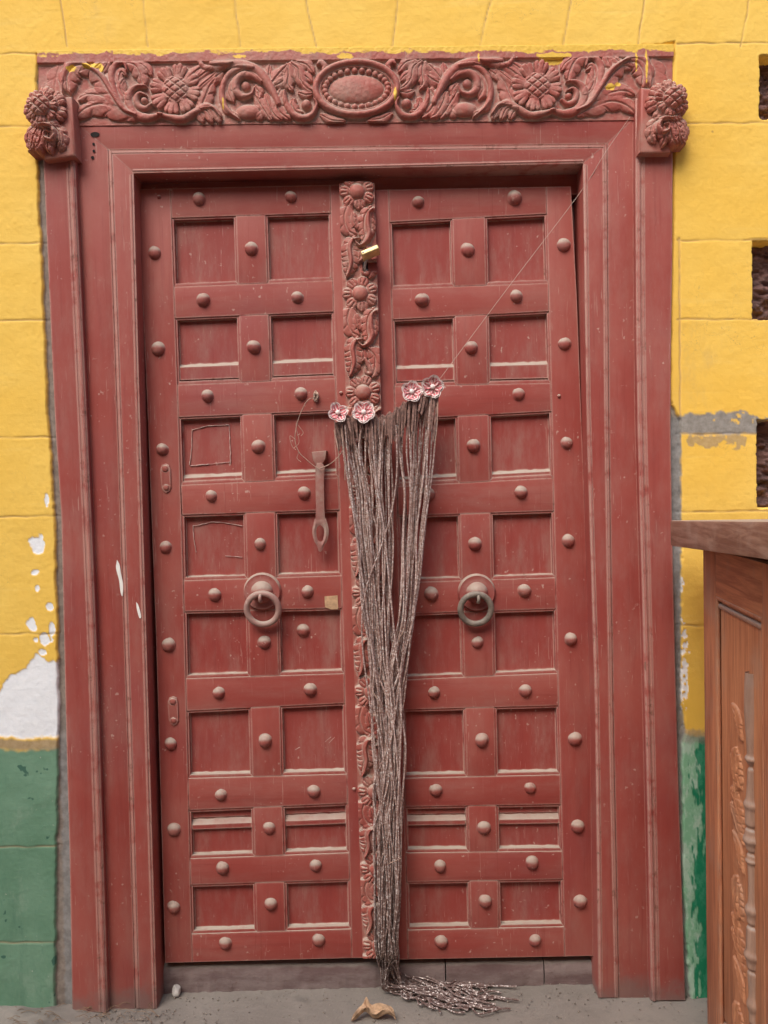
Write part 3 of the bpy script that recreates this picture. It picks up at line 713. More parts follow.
# overspill of yellow wall paint on the top band and a few drops on the carving
q = fbm(R.U/13, R.V/5, 61); q2 = fbm(R.U/3, R.V/3, 62)
ylw = 1-sm(-.9, .9, R.V-(-36.2+.004*R.U)-(q-.5)*9-(q2-.5)*3)
for cx, cy, rx, ry in ((552, 60, 13, 6.5), (553, 57, 22, 3), (345, 58, 10, 3.5), (635, 62, 1.3, 13), (645, 66, 1.3, 22), (609, 89, 6, 4), (617, 86, 4, 2.2), (395, 96, 1.8, 8), (92, 68, 8, 3.5), (74, 71, 6, 3.5), (103, 71, 3.5, 4), (240, 58, 8, 2), (478, 60, 1.3, 6), (224, 106, 1, 7), (100, 68, 5, 3)):
    qq = ((R.U-(cx-CX))/rx)**2+((R.V-(cy-90+.0105*(cx-CX)))/ry)**2
    ylw = np.maximum(ylw, 1-sm(.55, .85, qq+(q2-.5)*1.3))
part('frieze', R.mesh('frieze', fr_map, .004, .06, dict(yellow=ylw, crev=R.crevice()), unit=MM*.78), frame, M_carv)

# carved corner blocks ---------------------------------------------
def disp_dome(c, axis, rad, fn, nth=150, nph=90, amax=2.2, squash=1.0):
    """dome whose radius along each direction is fn(polar, azimuth)"""
    az = np.linspace(0, 2*math.pi, nth, endpoint=False); pol = np.linspace(0.001, amax, nph)
    A, P = np.meshgrid(az, pol); r = rad*fn(P, A)*(1+.10*(fbm(np.cos(A)*P*2.2+c[0]*9+7, np.sin(A)*P*2.2+5, 88)-.5)+.05*(fbm(np.cos(A)*P*8+3, np.sin(A)*P*8+c[0], 89)-.5))
    ax = Vector(axis).normalized(); e1 = Vector((0, 0, 1)).cross(ax).normalized(); e2 = ax.cross(e1)
    ax, e1, e2 = map(np.array, (ax, e1, e2))
    V = np.array(c)+ (r*np.cos(P))[..., None]*ax*squash + (r*np.sin(P)*np.cos(A))[..., None]*e1 + (r*np.sin(P)*np.sin(A))[..., None]*e2
    i = np.arange(nph-1)[:, None]; j = np.arange(nth)[None, :]; j2 = (j+1) % nth
    Q = np.stack([i*nth+j, (i+1)*nth+j, (i+1)*nth+j2, i*nth+j2], -1).reshape(-1, 4)
    crev = np.clip(1.05-fn(P, A), 0, .4)*1.2
    return V.reshape(-1, 3), Q, crev.ravel()
def flower_fn(P, A):
    hatch = np.minimum(np.abs(((P*np.cos(A)+P*np.sin(A))*2.6) % 1-.5), np.abs(((P*np.cos(A)-P*np.sin(A))*2.6) % 1-.5))
    dome = .98-.05*np.exp(-(hatch/.13)**2)
    def ring(n, o, a0, a1, r0):
        x = (A*n/(2*math.pi)+o) % 1-.5; pet = np.sqrt(np.clip(1-(x*2)**2, 0, 1))
        tip = a1*(.86+.14*pet); g_ = np.exp(-((np.abs(x)-.17)/.05)**2)
        return (r0*(.80+.20*pet)-.03*g_+.10*sm(a0, a1, P))*(1-.45*sm(tip-.08, tip+.06, P)), P < tip
    p1, m1 = ring(8, .1, .6, 1.12, .93); p2, m2 = ring(9, .55, .9, 1.62, .95)
    r = np.where(P < .56, dome, np.where(m1, p1, np.where(m2, p2, .62-.12*sm(1.6, 2.2, P))))
    return np.where((P > .53) & (P < .60), r*.93, r)
def scroll_fn(P, A):
    n = 7; tw = A+P*.55*np.sign(np.sin(A)); x = (tw*n/(2*math.pi)) % 1-.5; pet = np.sqrt(np.clip(1-(x*2)**2, 0, 1))
    g_ = np.exp(-((np.abs(x)-.2)/.06)**2); tip = 1.15+.45*pet+.10*np.sin(A*3+1)
    r = .72+.30*pet**.8-.03*g_+.12*sm(.5, 1.1, P)
    return np.where(P < .22, .98-.25*sm(.12, .22, P), r*(1-.5*sm(tip-.1, tip+.12, P)))
for side, (fc, scn, x0, x1) in enumerate((((47, 112), (51, 143), 52, 77), ((667, 105), (663, 135), 637, 664))):
    sgn = -1 if side == 0 else 1
    cap = part('corner_block', None, frame, None) if False else thing('corner_block', '', '')
    del cap['label']; del cap['category']; cap.parent = frame; cap.location = Vector(at(fc[0], fc[1], -.03)) - frame.location
    y0b, y1b = (92, 160) if side == 0 else (85, 155)
    bm = bmesh.new()
    poly = [(38, y0b+8), (72, y0b+4), (75.5, y1b-4), (44, y1b)] if side == 0 else [(641, y0b+2), (672, y0b+6), (671, y1b-2), (639, y1b-2)]
    prism_bm(bm, poly, -.034, .02, .007, 3)
    part('block', bm_mesh(bm, 'block', 40), cap, M_carv2)
    cxp, cyp = fc; o_ = 3.0*sgn
    R = Relief(-29, 29, -27, 57, 4.0); HL = 1.0
    def dome(c, rx, ry, Hh):
        q_ = 1-((R.U-c[0])/rx)**2-((R.V-c[1])/ry)**2; return Hh*np.sqrt(np.clip(q_, 0, 1))
    R.pflower((0, 0), 10, 27, 7, 3, 5.5, .3); R.pflower((o_*.6, 0), 9, 19.5, 7, 4, 8.5, .75); 
    R.ball((o_*1.2, -.5), 11.5, 12.0, over=0, cross=9.5, flat=.7)
    for kx, (pts, w_, hh) in enumerate((([(0, 22), (-1, 31), (-5, 42), (-11, 47)], 8.5, 8.5), ([(-9, 19), (-17, 25), (-20, 35), (-17, 43)], 7.5, 6.5), ([(9, 19), (17, 26), (19, 37), (15, 45)], 7.5, 7),
                            ([(5, 20), (7, 31), (5, 42), (7, 49)], 7.0, 7.5), ([(-5, 20), (-10, 30), (-14, 41), (-20, 46)], 6.0, 7.5))):
        R.stroke([(sgn*-x_, y_) for x_, y_ in pts], w_, hh, 'leaf', 5, .12)
    R.stroke([(sgn*-x_, y_) for x_, y_ in ((-3, 22), (8, 22), (13, 29), (9, 36), (2, 34), (2, 28), (7, 28))], 2.7, 10.5, 'stem', over=.1)
    body = dome((0, 0), 25, 25, 6.0) + dome((0, 33), 21, 17, 4.5)
    msk = R.h > .6
    R.h = np.where(msk, R.h+body+(fbm(R.U/3, R.V/3, 52)-.5)*1.4+(fbm(R.U/9, R.V/9, 53+side)-.5)*3, -20.0)
    solid = (((R.U/20)**2+(R.V/20)**2) < 1) | ((np.abs(R.U) < 14) & (R.V > 0) & (R.V < 40))
    R.h = np.where(solid & (R.h < 0), body*.8+1, R.h)
    cr = np.where(R.h > -1, R.crevice(), 0)
    part('carved_flower', R.mesh('carved_flower', lambda U, V_: (U*.87+cxp-sgn*1.5, V_*.91+cyp), -.026, .055, dict(crev=cr)), cap, M_carv2)

# small holes and white splashes on the frame
def blob_bm(bm, pts, Y, th=.0012):
    C = catmull(pts+[pts[0]], 10*len(pts))[:-1]
    prism_w(bm, [at(x, y, Y-th) for x, y in C], th*1.5)
for pts, Y in (([(117, 560), (119.5, 565), (121, 574), (123, 584), (122.5, 596), (120.5, 592), (119, 580), (116, 568)], Ym), ([(136, 602), (138.5, 606), (141, 616), (139.5, 618), (137, 610)], Yi), ([(158, 974), (160.5, 972), (160, 980), (158, 979)], .05)):
    bm = bmesh.new(); blob_bm(bm, pts, Y); part('white_paint_drip', bm_mesh(bm, 'drip'), frame, M_white)
bm = bmesh.new()
for x, y, r in ((95, 134.5, 4.6), (93.5, 144, 1.3), (93.8, 151, 1.4), (92.5, 157.5, 1.6)):
    bmesh.ops.create_circle(bm, cap_ends=True, segments=14, radius=r*MM, matrix=Matrix.Translation(at(x, y, Ym-.0012)) @ Matrix.Rotation(math.pi/2, 4, 'X') @ Matrix.Scale(.55 if r > 3 else 1, 4, (0, 1, 0)))
part('drilled_hole', bm_mesh(bm, 'holes'), frame, simple('hole_dark', (0.012, 0.008, 0.007), .9, 0, .1, 30, 0))

# ================================================================== DOOR LEAVES
ROWS = [[(218, 283, 215, 279), (318, 381, 314, 377), (417, 481, 413, 476.5), (515, 577, 512, 574), (612, 675, 610, 672), (710.5, 775, 706, 772.5), (810, 855, 806, 851.5), (885, 930.5, 882, 927.5)],
        [(221.5, 285, 216.5, 281.5), (319, 383, 314, 381), (419, 482, 414, 477), (516, 579, 513, 576), (614, 676, 611, 672), (710, 775, 707.5, 773), (807.5, 850, 806, 849), (882.6, 927, 881, 925)]]
ROWS = [[(a-1.2, b+2.6, c-1.2, d+2.6) for a, b, c, d in r] for r in ROWS]
YY = [220, 515, 925]
COLS = [[(173, 183.5, 193), (235, 244.5, 255.5), (267, 276.5, 287), (330, 338.7, 350)],
        [(391, 399.5, 409), (451.5, 459, 470), (486.5, 492, 500.3), (546, 553, 563)]]
COLS = [[tuple(v+(-1.6 if i % 2 == 0 else 1.0) for v in c) for i, c in enumerate(r)] for r in COLS]
EDGE = [[([188, 400, 640, 962], [137, 147, 156, 165]), ([188, 960], [357, 379])], [([188, 960], [358, 380]), ([186, 300, 420, 640, 957], [571, 577, 581.5, 590.5, 593.5])]]
TOPB = [((137, 189), (357, 184), (165, 963), (380, 957.5)), ((357, 190), (578, 186), (382, 960), (594, 956))]
STUDS = [[(199, 199), (291, 197), (203.5, 300), (297, 297), (207.5, 396), (301, 394), (211, 496), (304, 493), (215, 595), (307, 592), (218.5, 693), (310, 689.5), (220.6, 795), (314, 791), (223, 868), (316, 865.5), (225, 943), (319, 940),
          (155, 253), (251, 249), (158, 349), (254, 347), (162, 449), (258, 446.5), (165.5, 547), (260, 544), (168, 645), (264.5, 642.5), (303, 630.5), (171, 744), (265, 741), (174, 830), (269.5, 828), (174, 907), (271, 904)],
         [(418, 202), (515, 198), (421.5, 300), (516, 296.5), (424, 394.5), (519, 394), (428, 494), (520.5, 492.5), (431, 594), (524.5, 590.5), (433.5, 692.5), (525.5, 690.5), (436, 790), (530.5, 788), (440, 866), (532, 863), (441.5, 942), (535, 940),
          (468, 250), (563.5, 245.5), (471, 348), (564, 344), (473, 446), (567, 443), (474.5, 544), (568.5, 541), (477, 642.5), (571, 639), (481.5, 740.5), (574.5, 739), (484, 828), (577.5, 826.5), (485.5, 901), (580, 901)]]
def ledge(rows):   # cross bar heights inside the panels (fraction of the panel), as seen in the photo
    return {1: (.70, .99, 0), 2: (.885, .99, 1), 6: (.20, .40, 2)}
# stud shape: hammered dome
def stud_mesh(seed):
    rs = np.random.default_rng(seed); n = 20; rr = [(0, 1.0), (.25, .975), (.5, .88), (.72, .70), (.88, .46), (.97, .2), (1.02, .0), (1.12, -.02), (1.15, -.12)]
    bm = bmesh.new(); R0 = 6.6*MM; Hh = .0135
    top = bm.verts.new((0, -Hh, 0)); prev = None
    for q, hh in rr[1:]:
        ring = []
        for i in range(n):
            a = i*2*math.pi/n; w = 1+.025*math.sin(2*a+seed)+rs.normal(0, .008)
            ring.append(bm.verts.new((R0*q*w*math.cos(a), -Hh*hh*(1+rs.normal(0, .01)), R0*q*w*math.sin(a))))
        for i in range(n):
            if prev is None: bm.faces.new((top, ring[i], ring[(i+1) % n]))
            else: bm.faces.new((prev[i], ring[i], ring[(i+1) % n], prev[(i+1) % n]))
        prev = ring
    me = bm_mesh(bm, 'stud', True); me.materials.append(M_stud); return me
STUD_ME = [stud_mesh(s) for s in range(6)]
leaves = []
LAB = ['left red studded door leaf with a hanging hasp, dusty pink ring and carved centre strip', 'right door leaf, red and studded, with a dark grey iron ring handle']
for li in (0, 1):
    tl, tr, bl, br = TOPB[li]
    o0 = at(*((bl if li == 0 else br)), YL)
    leaf = thing('door_leaf', LAB[li], 'door', (o0.x, YL+.02, o0.z), 'pair of red door leaves'); leaves.append(leaf)
    rows = ROWS[li]; C = [lambda y, c=c: np.interp(y, YY, c) if 220 <= y <= 925 else (c[0]+(y-220)*(c[1]-c[0])/295 if y < 220 else c[2]+(y-925)*(c[2]-c[1])/410) for c in COLS[li]]
    eL_, eR_ = [lambda y, e=e: float(np.interp(y, e[0], e[1])) for e in EDGE[li]]
    def yline(j, which):   # (x->y) of a rail edge
        a = rows[j]; yl = a[0] if which == 0 else a[1]; yr = a[2] if which == 0 else a[3]
        xl = (C[0](yl)+C[1](yl))/2; xr = (C[2](yr)+C[3](yr))/2
        return lambda x: yl+(yr-yl)*(x-xl)/(xr-xl)
    def cross(cf, yf):
        y = yf(400)
        for _ in range(6): x = cf(y); y = yf(x)
        return (float(cf(y)), float(y))
    topf = lambda x: tl[1]+(tr[1]-tl[1])*(x-tl[0])/(tr[0]-tl[0]); botf = lambda x: bl[1]+(br[1]-bl[1])*(x-bl[0])/(br[0]-bl[0])
    BV = .0017
    # stiles (full height)
    for a, b in ((eL_, C[0]), (C[3], eR_)):
        A = [cross(a, topf)]+[(float(a(y)), y) for y in (300, 420, 640, 800)]+[cross(a, botf)]
        B = [cross(b, topf)]+[(float(b(y)), y) for y in (300, 420, 640, 800)]+[cross(b, botf)]
        bm = bmesh.new(); prism_bm(bm, A+B[::-1], YL, YL+.045, BV, 2); part('stile', bm_mesh(bm, 'stile', 40), leaf, M_leaf_v)
    # rails between the stiles
    edges = [topf]+[f for j in range(8) for f in (yline(j, 0), yline(j, 1))]+[botf]
    e = .10   # hairline joint in px
    inset = lambda f, d: (lambda y: f(y)+d)
    for j in range(9):
        t_, b_ = edges[2*j], edges[2*j+1]; jit = random.uniform(-.0003, .0004)
        bm = bmesh.new(); prism_bm(bm, [cross(inset(C[0], e), t_), cross(inset(C[3], -e), t_), cross(inset(C[3], -e), b_), cross(inset(C[0], e), b_)], YL+jit, YL+.044, BV, 2)
        part('rail', bm_mesh(bm, 'rail', 40), leaf, M_leaf_h)
    for j in range(8):
        t_, b_ = edges[2*j+1], edges[2*j+2]; td = lambda x, f=t_: f(x)+e; bd = lambda x, f=b_: f(x)-e
        bm = bmesh.new(); prism_bm(bm, [cross(C[1], td), cross(C[2], td), cross(C[2], bd), cross(C[1], bd)], YL+random.uniform(-.0003, .0004), YL+.044, BV, 2)
        part('mullion', bm_mesh(bm, 'mullion', 40), leaf, M_leaf_v)
    # panels: recessed board, an inner fillet round the opening, and cross bars where the photo shows them
    for j in range(8):
        for c in (0, 2):
            f0, f1 = C[c], C[c+1]; t_, b_ = edges[2*j+1], edges[2*j+2]
            P4 = [cross(f0, t_), cross(f1, t_), cross(f1, b_), cross(f0, b_)]
            def q(u, v): 
                a = np.array(P4, float); tp = a[0]*(1-u)+a[1]*u; bt = a[3]*(1-u)+a[2]*u; return tuple(tp*(1-v)+bt*v)
            bm = bmesh.new(); yb = YL+.0165+random.uniform(-.0015, .0015)
            prism_bm(bm, [q(-.1, -.1), q(1.1, -.1), q(1.1, 1.1), q(-.1, 1.1)], yb, YL+.043)
            wpx = P4[1][0]-P4[0][0]; hpx = P4[3][1]-P4[0][1]; fu, fv = 2.3/wpx, 2.3/hpx; yf = YL+.0030
            ot = .8/wpx; ov = .8/hpx
            for poly in ([q(-ot, -ov), q(1+ot, -ov), q(1-fu, fv), q(fu, fv)], [q(1+ot, -ov), q(1+ot, 1+ov), q(1-fu, 1-fv*1.5), q(1-fu, fv)],
                         [q(1+ot, 1+ov), q(-ot, 1+ov), q(fu, 1-fv*1.5), q(1-fu, 1-fv*1.5)], [q(-ot, 1+ov), q(-ot, -ov), q(fu, fv), q(fu, 1-fv*1.5)]):
                prism_bm(bm, poly, yf, yb+.004, .0016, 2)
            def wedge(v_top, v_lip, v_bot, y_back, y_front):
                # cross-section swept across the opening: sloping upper face down to a lip, then the front
                t_ = bmesh.new(); S1, S2 = [], []
                nu_ = 14
                cols_ = []
                for iu in range(nu_+1):
                    u = .012+.976*iu/nu_; w1 = random.uniform(-.6, .6)/hpx
                    a_ = at(*q(u, v_top+w1), y_back); b_0 = at(*q(u, v_lip), y_front); c_0 = at(*q(u, v_bot), y_front); d_0 = at(*q(u, v_bot), y_back)
                    cols_.append([t_.verts.new(p) for p in (a_, b_0, c_0, d_0)])
                for iu in range(nu_):
                    A_, B_ = cols_[iu], cols_[iu+1]
                    for kk in range(3): t_.faces.new((A_[kk], B_[kk], B_[kk+1], A_[kk+1]))
                merge(bm, t_)
            hgt_ = [2.8, 2.8, 4.4, 4.4, 5.0, 6.2, 6.4, 7.0][j]
            wedge(1-hgt_/hpx, 1-1.3/hpx, 1+.6/hpx, yb, YL+.005)
            if j == 1: wedge(.695, .74, .93, yb+.001, yb-.0085)
            if j == 2: wedge(.855, .90, .985, yb+.001, yb-.0085)
            if j == 6: wedge(.17, .31, .40, yb+.001, yb-.0095); wedge(.02, .021, .16, yb+.001, yb-.003)
            part('panel', bm_mesh(bm, 'panel', 24), leaf, M_panel)
    for i, (x, y) in enumerate(STUDS[li]):
        inp = (x, y) == (303, 630.5)
        o = part('stud', STUD_ME[i % 6], leaf, None, at(x, y, YL + (.016 if inp else .0)))
        o.rotation_euler = (0, random.uniform(0, 6.28), 0); s_ = random.uniform(.90, 1.07); o.scale = (s_, s_*random.uniform(.8, 1.1), s_*random.uniform(.95, 1.04)); o.rotation_euler.x = random.gauss(0, .06); o.rotation_euler.z = random.gauss(0, .06)
LL, RL = leaves

# carved centre strip (on the left leaf) -----------------------------
def as_c(v): return 339.5+17.6+(v-193)*.0306
R = Relief(-17.6, 17.6, 183.5, 956, 3.0)
FY = [193, 294.6, 393, 492, 592, 691, 790, 867, 943]
HL = 6.0
for i, fy in enumerate(FY):
    nx = FY[i+1] if i < 8 else fy+75
    k_ = (nx-fy)/100.0
    def g(x, y): return (x, fy+y*k_)
    def S(pts, w, h=1.0, kind='leaf', lobes=0, over=.2, **kw): R.stroke([g(*p) for p in pts], w*(1.25 if kind == 'leaf' else 1.1), HL*h, kind, lobes*1.5, over, **kw)
    S([(-9, 14), (-12, 26), (-9, 37), (-3, 41)], 8.5, .75, 'leaf', 4)
    S([(-4, 22), (-3, 30), (-1, 36)], 4, .8, 'leaf')
    S([(14, 17), (8.5, 24), (7, 36), (8, 44), (3, 52)], 7.0, .9, 'leaf', 6)
    S([(15, 18), (11, 22), (10, 33), (11, 42), (7, 50), (1, 53), (-5, 47)], 2.4, 1.25, 'stem', over=.3)
    S([(15, 26), (14, 36), (12, 46)], 3.4, .7, 'leaf', 4)
    S([(-3, 47), (-8, 53), (-8, 66), (-12, 82)], 8.0, .85, 'leaf', 7)
    S([(1, 46), (-6, 48), (-9, 56), (-8, 68), (-10, 78), (-13, 84)], 2.2, 1.2, 'stem', over=.3)
    S([(7, 55), (14, 64), (13, 78), (10, 84)], 6.8, .8, 'leaf', 4)
    S([(3, 66), (6, 72), (8, 80), (4, 80), (3, 75)], 2.4, .9, 'stem')
    S([(2, 58), (2, 64), (0, 68)], 3.4, .7, 'leaf')
    R.clear((0, fy+1), 14, 10*min(1, k_+.1), .6)
for fy in FY:
    R.flower((0, fy), 8.0, 16.0, 7, HL*1.6, HL*.95, .5, pw=.52, grooves=False)
    rr_ = np.hypot(R.U, R.V-fy); pa_ = ((np.arctan2(R.V-fy, R.U)-.5)/(2*np.pi/7)+.5) % 1-.5
    for a0 in (-.16, .16): R.h = R.h-1.5*np.exp(-((pa_-a0)*rr_*.9/.85)**2)*sm(9.2, 11.5, rr_)*sm(17, 15.5, rr_)
R.h = R.h*.85+.5
R.h += .5*(fbm(R.U/4, R.V/4, 71)-.5) + .35
hole = (R.U > 3.6) & (R.V > 261.5) & (R.V < 271.5)
R.h = np.where((R.U > 2.9) & (R.V > 260.8) & (R.V < 272.2), -5.0, R.h)
part('carved_centre_strip', R.mesh('carved_centre_strip', lambda U, V_: (U+as_c(V_), V_+(-.012)*U), YL-.014, .016, dict(crev=R.crevice()), hole), LL, M_carv2)
bm = bmesh.new(); prism_bm(bm, [(358, 255), (367.5, 254), (368, 276), (358, 277)], YL-.0025, YL+.0)
part('lock_recess', bm_mesh(bm, 'lock_recess'), LL, simple('recess_dark', (0.012, 0.008, 0.007), .9, 0, .1, 30, 0))

# ring handles -------------------------------------------------------
def ring_handle(leaf, c, mat, matp, Rr, ry):
    base = at(c[0], c[1], YL)
    hnd = bpy.data.objects.new('ring_handle', None); COL.objects.link(hnd); hnd.parent = leaf; hnd.location = base-leaf.location; hnd.empty_display_size = .05
    def lathe(prof, name, m_):
        bm = bmesh.new(); n = 40; prev = None; t0 = bm.verts.new((base.x, base.y-prof[0][1], base.z))
        for r, hh in prof[1:]:
            ring = [bm.verts.new((base.x+r*MM*math.cos(i*2*math.pi/n), base.y-hh, base.z+r*MM*math.sin(i*2*math.pi/n))) for i in range(n)]
            for i in range(n):
                if prev is None: bm.faces.new((t0, ring[i], ring[(i+1) % n]))
                else: bm.faces.new((prev[i], ring[i], ring[(i+1) % n], prev[(i+1) % n]))
            prev = ring
        part(name, bm_mesh(bm, name, 50), hnd, m_)
    lathe([(0, .010), (13, .010), (15.5, .0085), (17.8, .0095), (19.2, .006), (19.8, -.002)], 'back_plate', matp)
    lathe([(0, .030), (3, .0298), (6, .027), (9, .021), (10.8, .014), (11.5, .009)], 'boss', matp)
    # staple that carries the ring
    P = catmull([tuple(Vector((base.x, base.y-a, base.z+b))) for a, b in ((.020, -.004), (.036, -.003), (.044, -.010), (.040, -.019), (.026, -.021))], 24)
    V, Q = tube_arrays(P, .0042, 10); part('staple', np_mesh('staple', V, Q), hnd, mat)
    rc = at(c[0]-.3, ry, YL-.034); n = 64
    P = [(rc.x+Rr*MM*math.cos(a), rc.y+.020*(.5-.5*math.sin(a))*.8, rc.z+Rr*MM*math.sin(a)) for a in np.linspace(0, 2*math.pi, n, endpoint=False)]
    P = np.array(P); T = np.roll(P, -1, 0)-np.roll(P, 1, 0); T /= np.linalg.norm(T, axis=1, keepdims=True)
    N = P-np.array(rc); N -= T*(N*T).sum(1, keepdims=True); N /= np.linalg.norm(N, axis=1, keepdims=True); B = np.cross(T, N)
    s = 12; ang = np.arange(s)*2*math.pi/s; r = .0078
    V = P[:, None]+r*(N[:, None]*np.cos(ang)[None, :, None]+B[:, None]*np.sin(ang)[None, :, None])
    i = np.arange(n)[:, None]; j = np.arange(s)[None, :]
    Q = np.stack([i*s+j, i*s+(j+1) % s, ((i+1) % n)*s+(j+1) % s, ((i+1) % n)*s+j], -1).reshape(-1, 4)
    part('ring', np_mesh('ring', V.reshape(-1, 3), Q), hnd, mat)
ring_handle(LL, (262.5, 591.5), M_ringp, M_stud, 16.2, 609.5)
ring_handle(RL, (476.5, 592.5), M_iron, M_stud, 15.6, 609.5)

# hasp on the left leaf ------------------------------------------------
hasp = bpy.data.objects.new('hasp', None); COL.objects.link(hasp); hasp.parent = LL; hp = at(319, 456, YL); hasp.location = hp-LL.location
bm = bmesh.new()
prism_bm(bm, [(311.5, 452), (326.5, 450.5), (325.5, 459), (321.5, 465), (316.5, 465.5), (313, 460)], YL-.018, YL+.02, .004, 2)
part('hasp_staple', bm_mesh(bm, 'hasp_staple', 40), hasp, M_hasp)
bm = bmesh.new()
out = [(315.5, 467), (318, 463.5), (322, 463.5), (324.5, 467), (324.2, 480), (324.4, 500), (325.2, 517), (327.5, 524), (328.8, 531), (327.5, 540), (324, 546), (321.5, 551.5), (318.5, 551), (317, 546), (313.8, 540), (312.2, 532), (313.4, 524), (315.8, 518), (315.8, 500), (315.6, 480)]
hol = [(320.3, 525), (323.5, 528), (324, 534), (322.6, 540.5), (320, 541.5), (317.4, 539), (316.3, 532), (317.4, 527)]
O = catmull(out+[out[0]], 100)[:-1]; I_ = catmull(hol+[hol[0]], 100)[:-1]
# ring region built as bridging of the two loops below y=517, plate above
cx_, cy_ = 320.2, 533.0
def angs(P): return np.arctan2(P[:, 1]-cy_, P[:, 0]-cx_)
n = 72; th = np.linspace(-math.pi, math.pi, n, endpoint=False)
def radial(P, t):
    best = []
    for a in t:
        d = np.array([math.cos(a), math.sin(a)]); rel = P-np.array([cx_, cy_]); proj = rel@d; perp = np.abs(rel[:, 0]*d[1]-rel[:, 1]*d[0])
        m_ = proj > 0; kx = np.argmin(np.where(m_, perp, 1e9)); best.append(tuple(np.array([cx_, cy_])+d*proj[kx]))
    return best
ringpts = [p for p in out if p[1] > 516]; RO = catmull(ringpts+[ringpts[0]], 200)[:-1]
ro = radial(RO, th); ri = radial(I_, th)
def wv(p, Y): return tuple(at(p[0], p[1], Y))
Yh0, Yh1 = YL-.020, YL-.013
vo = [bm.verts.new(wv(p, Yh0+.002)) for p in ro]; vm = [bm.verts.new(wv(((p[0]+q_[0])/2, (p[1]+q_[1])/2), Yh0-.001)) for p, q_ in zip(ro, ri)]; vi = [bm.verts.new(wv(p, Yh0+.002)) for p in ri]
vob = [bm.verts.new(wv(p, Yh1)) for p in ro]; vib = [bm.verts.new(wv(p, Yh1)) for p in ri]
for a, b in ((vo, vm), (vm, vi), (vi, vib), (vib, vob), (vob, vo)):
    for i in range(n): bm.faces.new((a[i], a[(i+1) % n], b[(i+1) % n], b[i]))
prism_bm(bm, [(315.3, 466.5), (317.5, 463), (322.2, 463), (324.6, 466.5), (324.0, 482), (324.3, 505), (325, 520), (315.6, 520), (315.8, 505), (315.4, 482)], Yh0, Yh1, .002, 2)
part('hasp_strap', bm_mesh(bm, 'hasp_strap', 40), hasp, M_hasp)
# old bolt plates on the left stile, small nails, tape, chalk
for x, y in ((165.5, 478), (173, 711)):
    bm = bmesh.new(); C = [(x-4.2+dx, y+dy) for dx, dy in ((-1.5, -9), (0.2, -13), (4, -14.5), (7.5, -13), (9, -9), (9.6, 9), (8, 13), (4.6, 15), (1.5, 13), (-.2, 9))]
    prism_bm(bm, C, YL-.004, YL+.01, .002, 2); ell_bm(bm, at(x-.3, y-9.5, YL-.004), .009, .004, .009); ell_bm(bm, at(x+.6, y+9.5, YL-.004), .008, .004, .008)
    part('bolt_plate', bm_mesh(bm, 'bolt_plate', 40), LL, M_leaf_v)
for leaf_, x, y in ((LL, 341, 393), (LL, 159+0, 197), (LL, 354, 789), (RL, 379, 370), (RL, 559, 396)):
    bm = bmesh.new(); ell_bm(bm, at(x, y, YL), .0048, .005, .0048); part('nail_head', bm_mesh(bm, 'nail', True), leaf_, M_stud)
bm = bmesh.new(); prism_bm(bm, [(324.5, 596.5), (337.5, 595.5), (338.2, 609), (331, 609.5), (325, 607)], YL-.0016, YL+.003); part('tape_patch', bm_mesh(bm, 'tape_patch'), LL, M_tape)
def chalk(leaf_, pts, Y, w=.0011):
    P = catmull([tuple(at(x, y, Y)) for x, y in pts], 20*len(pts)); P = resample(P, .006); P[:, 0] += RNG.normal(0, .0004, len(P)); P[:, 2] += RNG.normal(0, .0004, len(P))
    V, Q = tube_arrays(P, w*(.5+.9*RNG.random(len(P))), 5); part('chalk_line', np_mesh('chalk_line', V, Q), leaf_, M_chalk)
YP = YL+.0152
chalk(LL, [(192, 429), (191.5, 448), (189.5, 465)], YP); chalk(LL, [(192, 430), (208, 426), (229, 425)], YP); chalk(LL, [(229, 425), (230, 442), (230.5, 463)], YP); chalk(LL, [(190, 466), (210, 464), (230, 462)], YP)
chalk(LL, [(193, 525), (193.5, 537), (196, 552)], YP, .0009); chalk(LL, [(194, 526), (215, 522), (243, 526)], YP, .0009); chalk(LL, [(225, 556), (235, 556.5), (242, 557.5)], YP, .0008)
chalk(LL, [(295, 750), (300, 747)], YP, .0008); chalk(LL, [(325, 742), (331, 737)], YP, .0008); chalk(LL, [(329, 743), (335, 737)], YP, .0008)

# ================================================================== PADLOCK
pc = at(370.5, 253, YL-.050)
pad = thing('padlock', 'small brass padlock tilted through a slot in the carved centre strip', 'padlock', pc)
ang = math.radians(21)
rot = Matrix.Rotation(-ang, 3, 'Y') @ Matrix.Rotation(math.radians(-16), 3, 'X')
bm = bmesh.new(); box_bm(bm, pc, (.046, .030, .0125), rot, .003, 3)
part('padlock_body', bm_mesh(bm, 'padlock_body', 40), pad, M_brass)
bm = bmesh.new()
ell_bm(bm, pc+rot @ Vector((-.018, -.015, .0)), .0028, .0014, .0028)
part('padlock_rivet', bm_mesh(bm, 'rivet', True), pad, M_steel)
a0 = pc+rot @ Vector((-.012, .012, -.004)); 
P = catmull([tuple(a0), tuple(at(365.5, 262, YL-.034)), tuple(at(364.6, 268, YL-.020)), tuple(at(365, 271.5, YL-.006)), tuple(at(367, 270, YL+.002))], 30)
V, Q = tube_arrays(P, .0038, 10); part('shackle', np_mesh('shackle', V, Q), pad, M_steel)

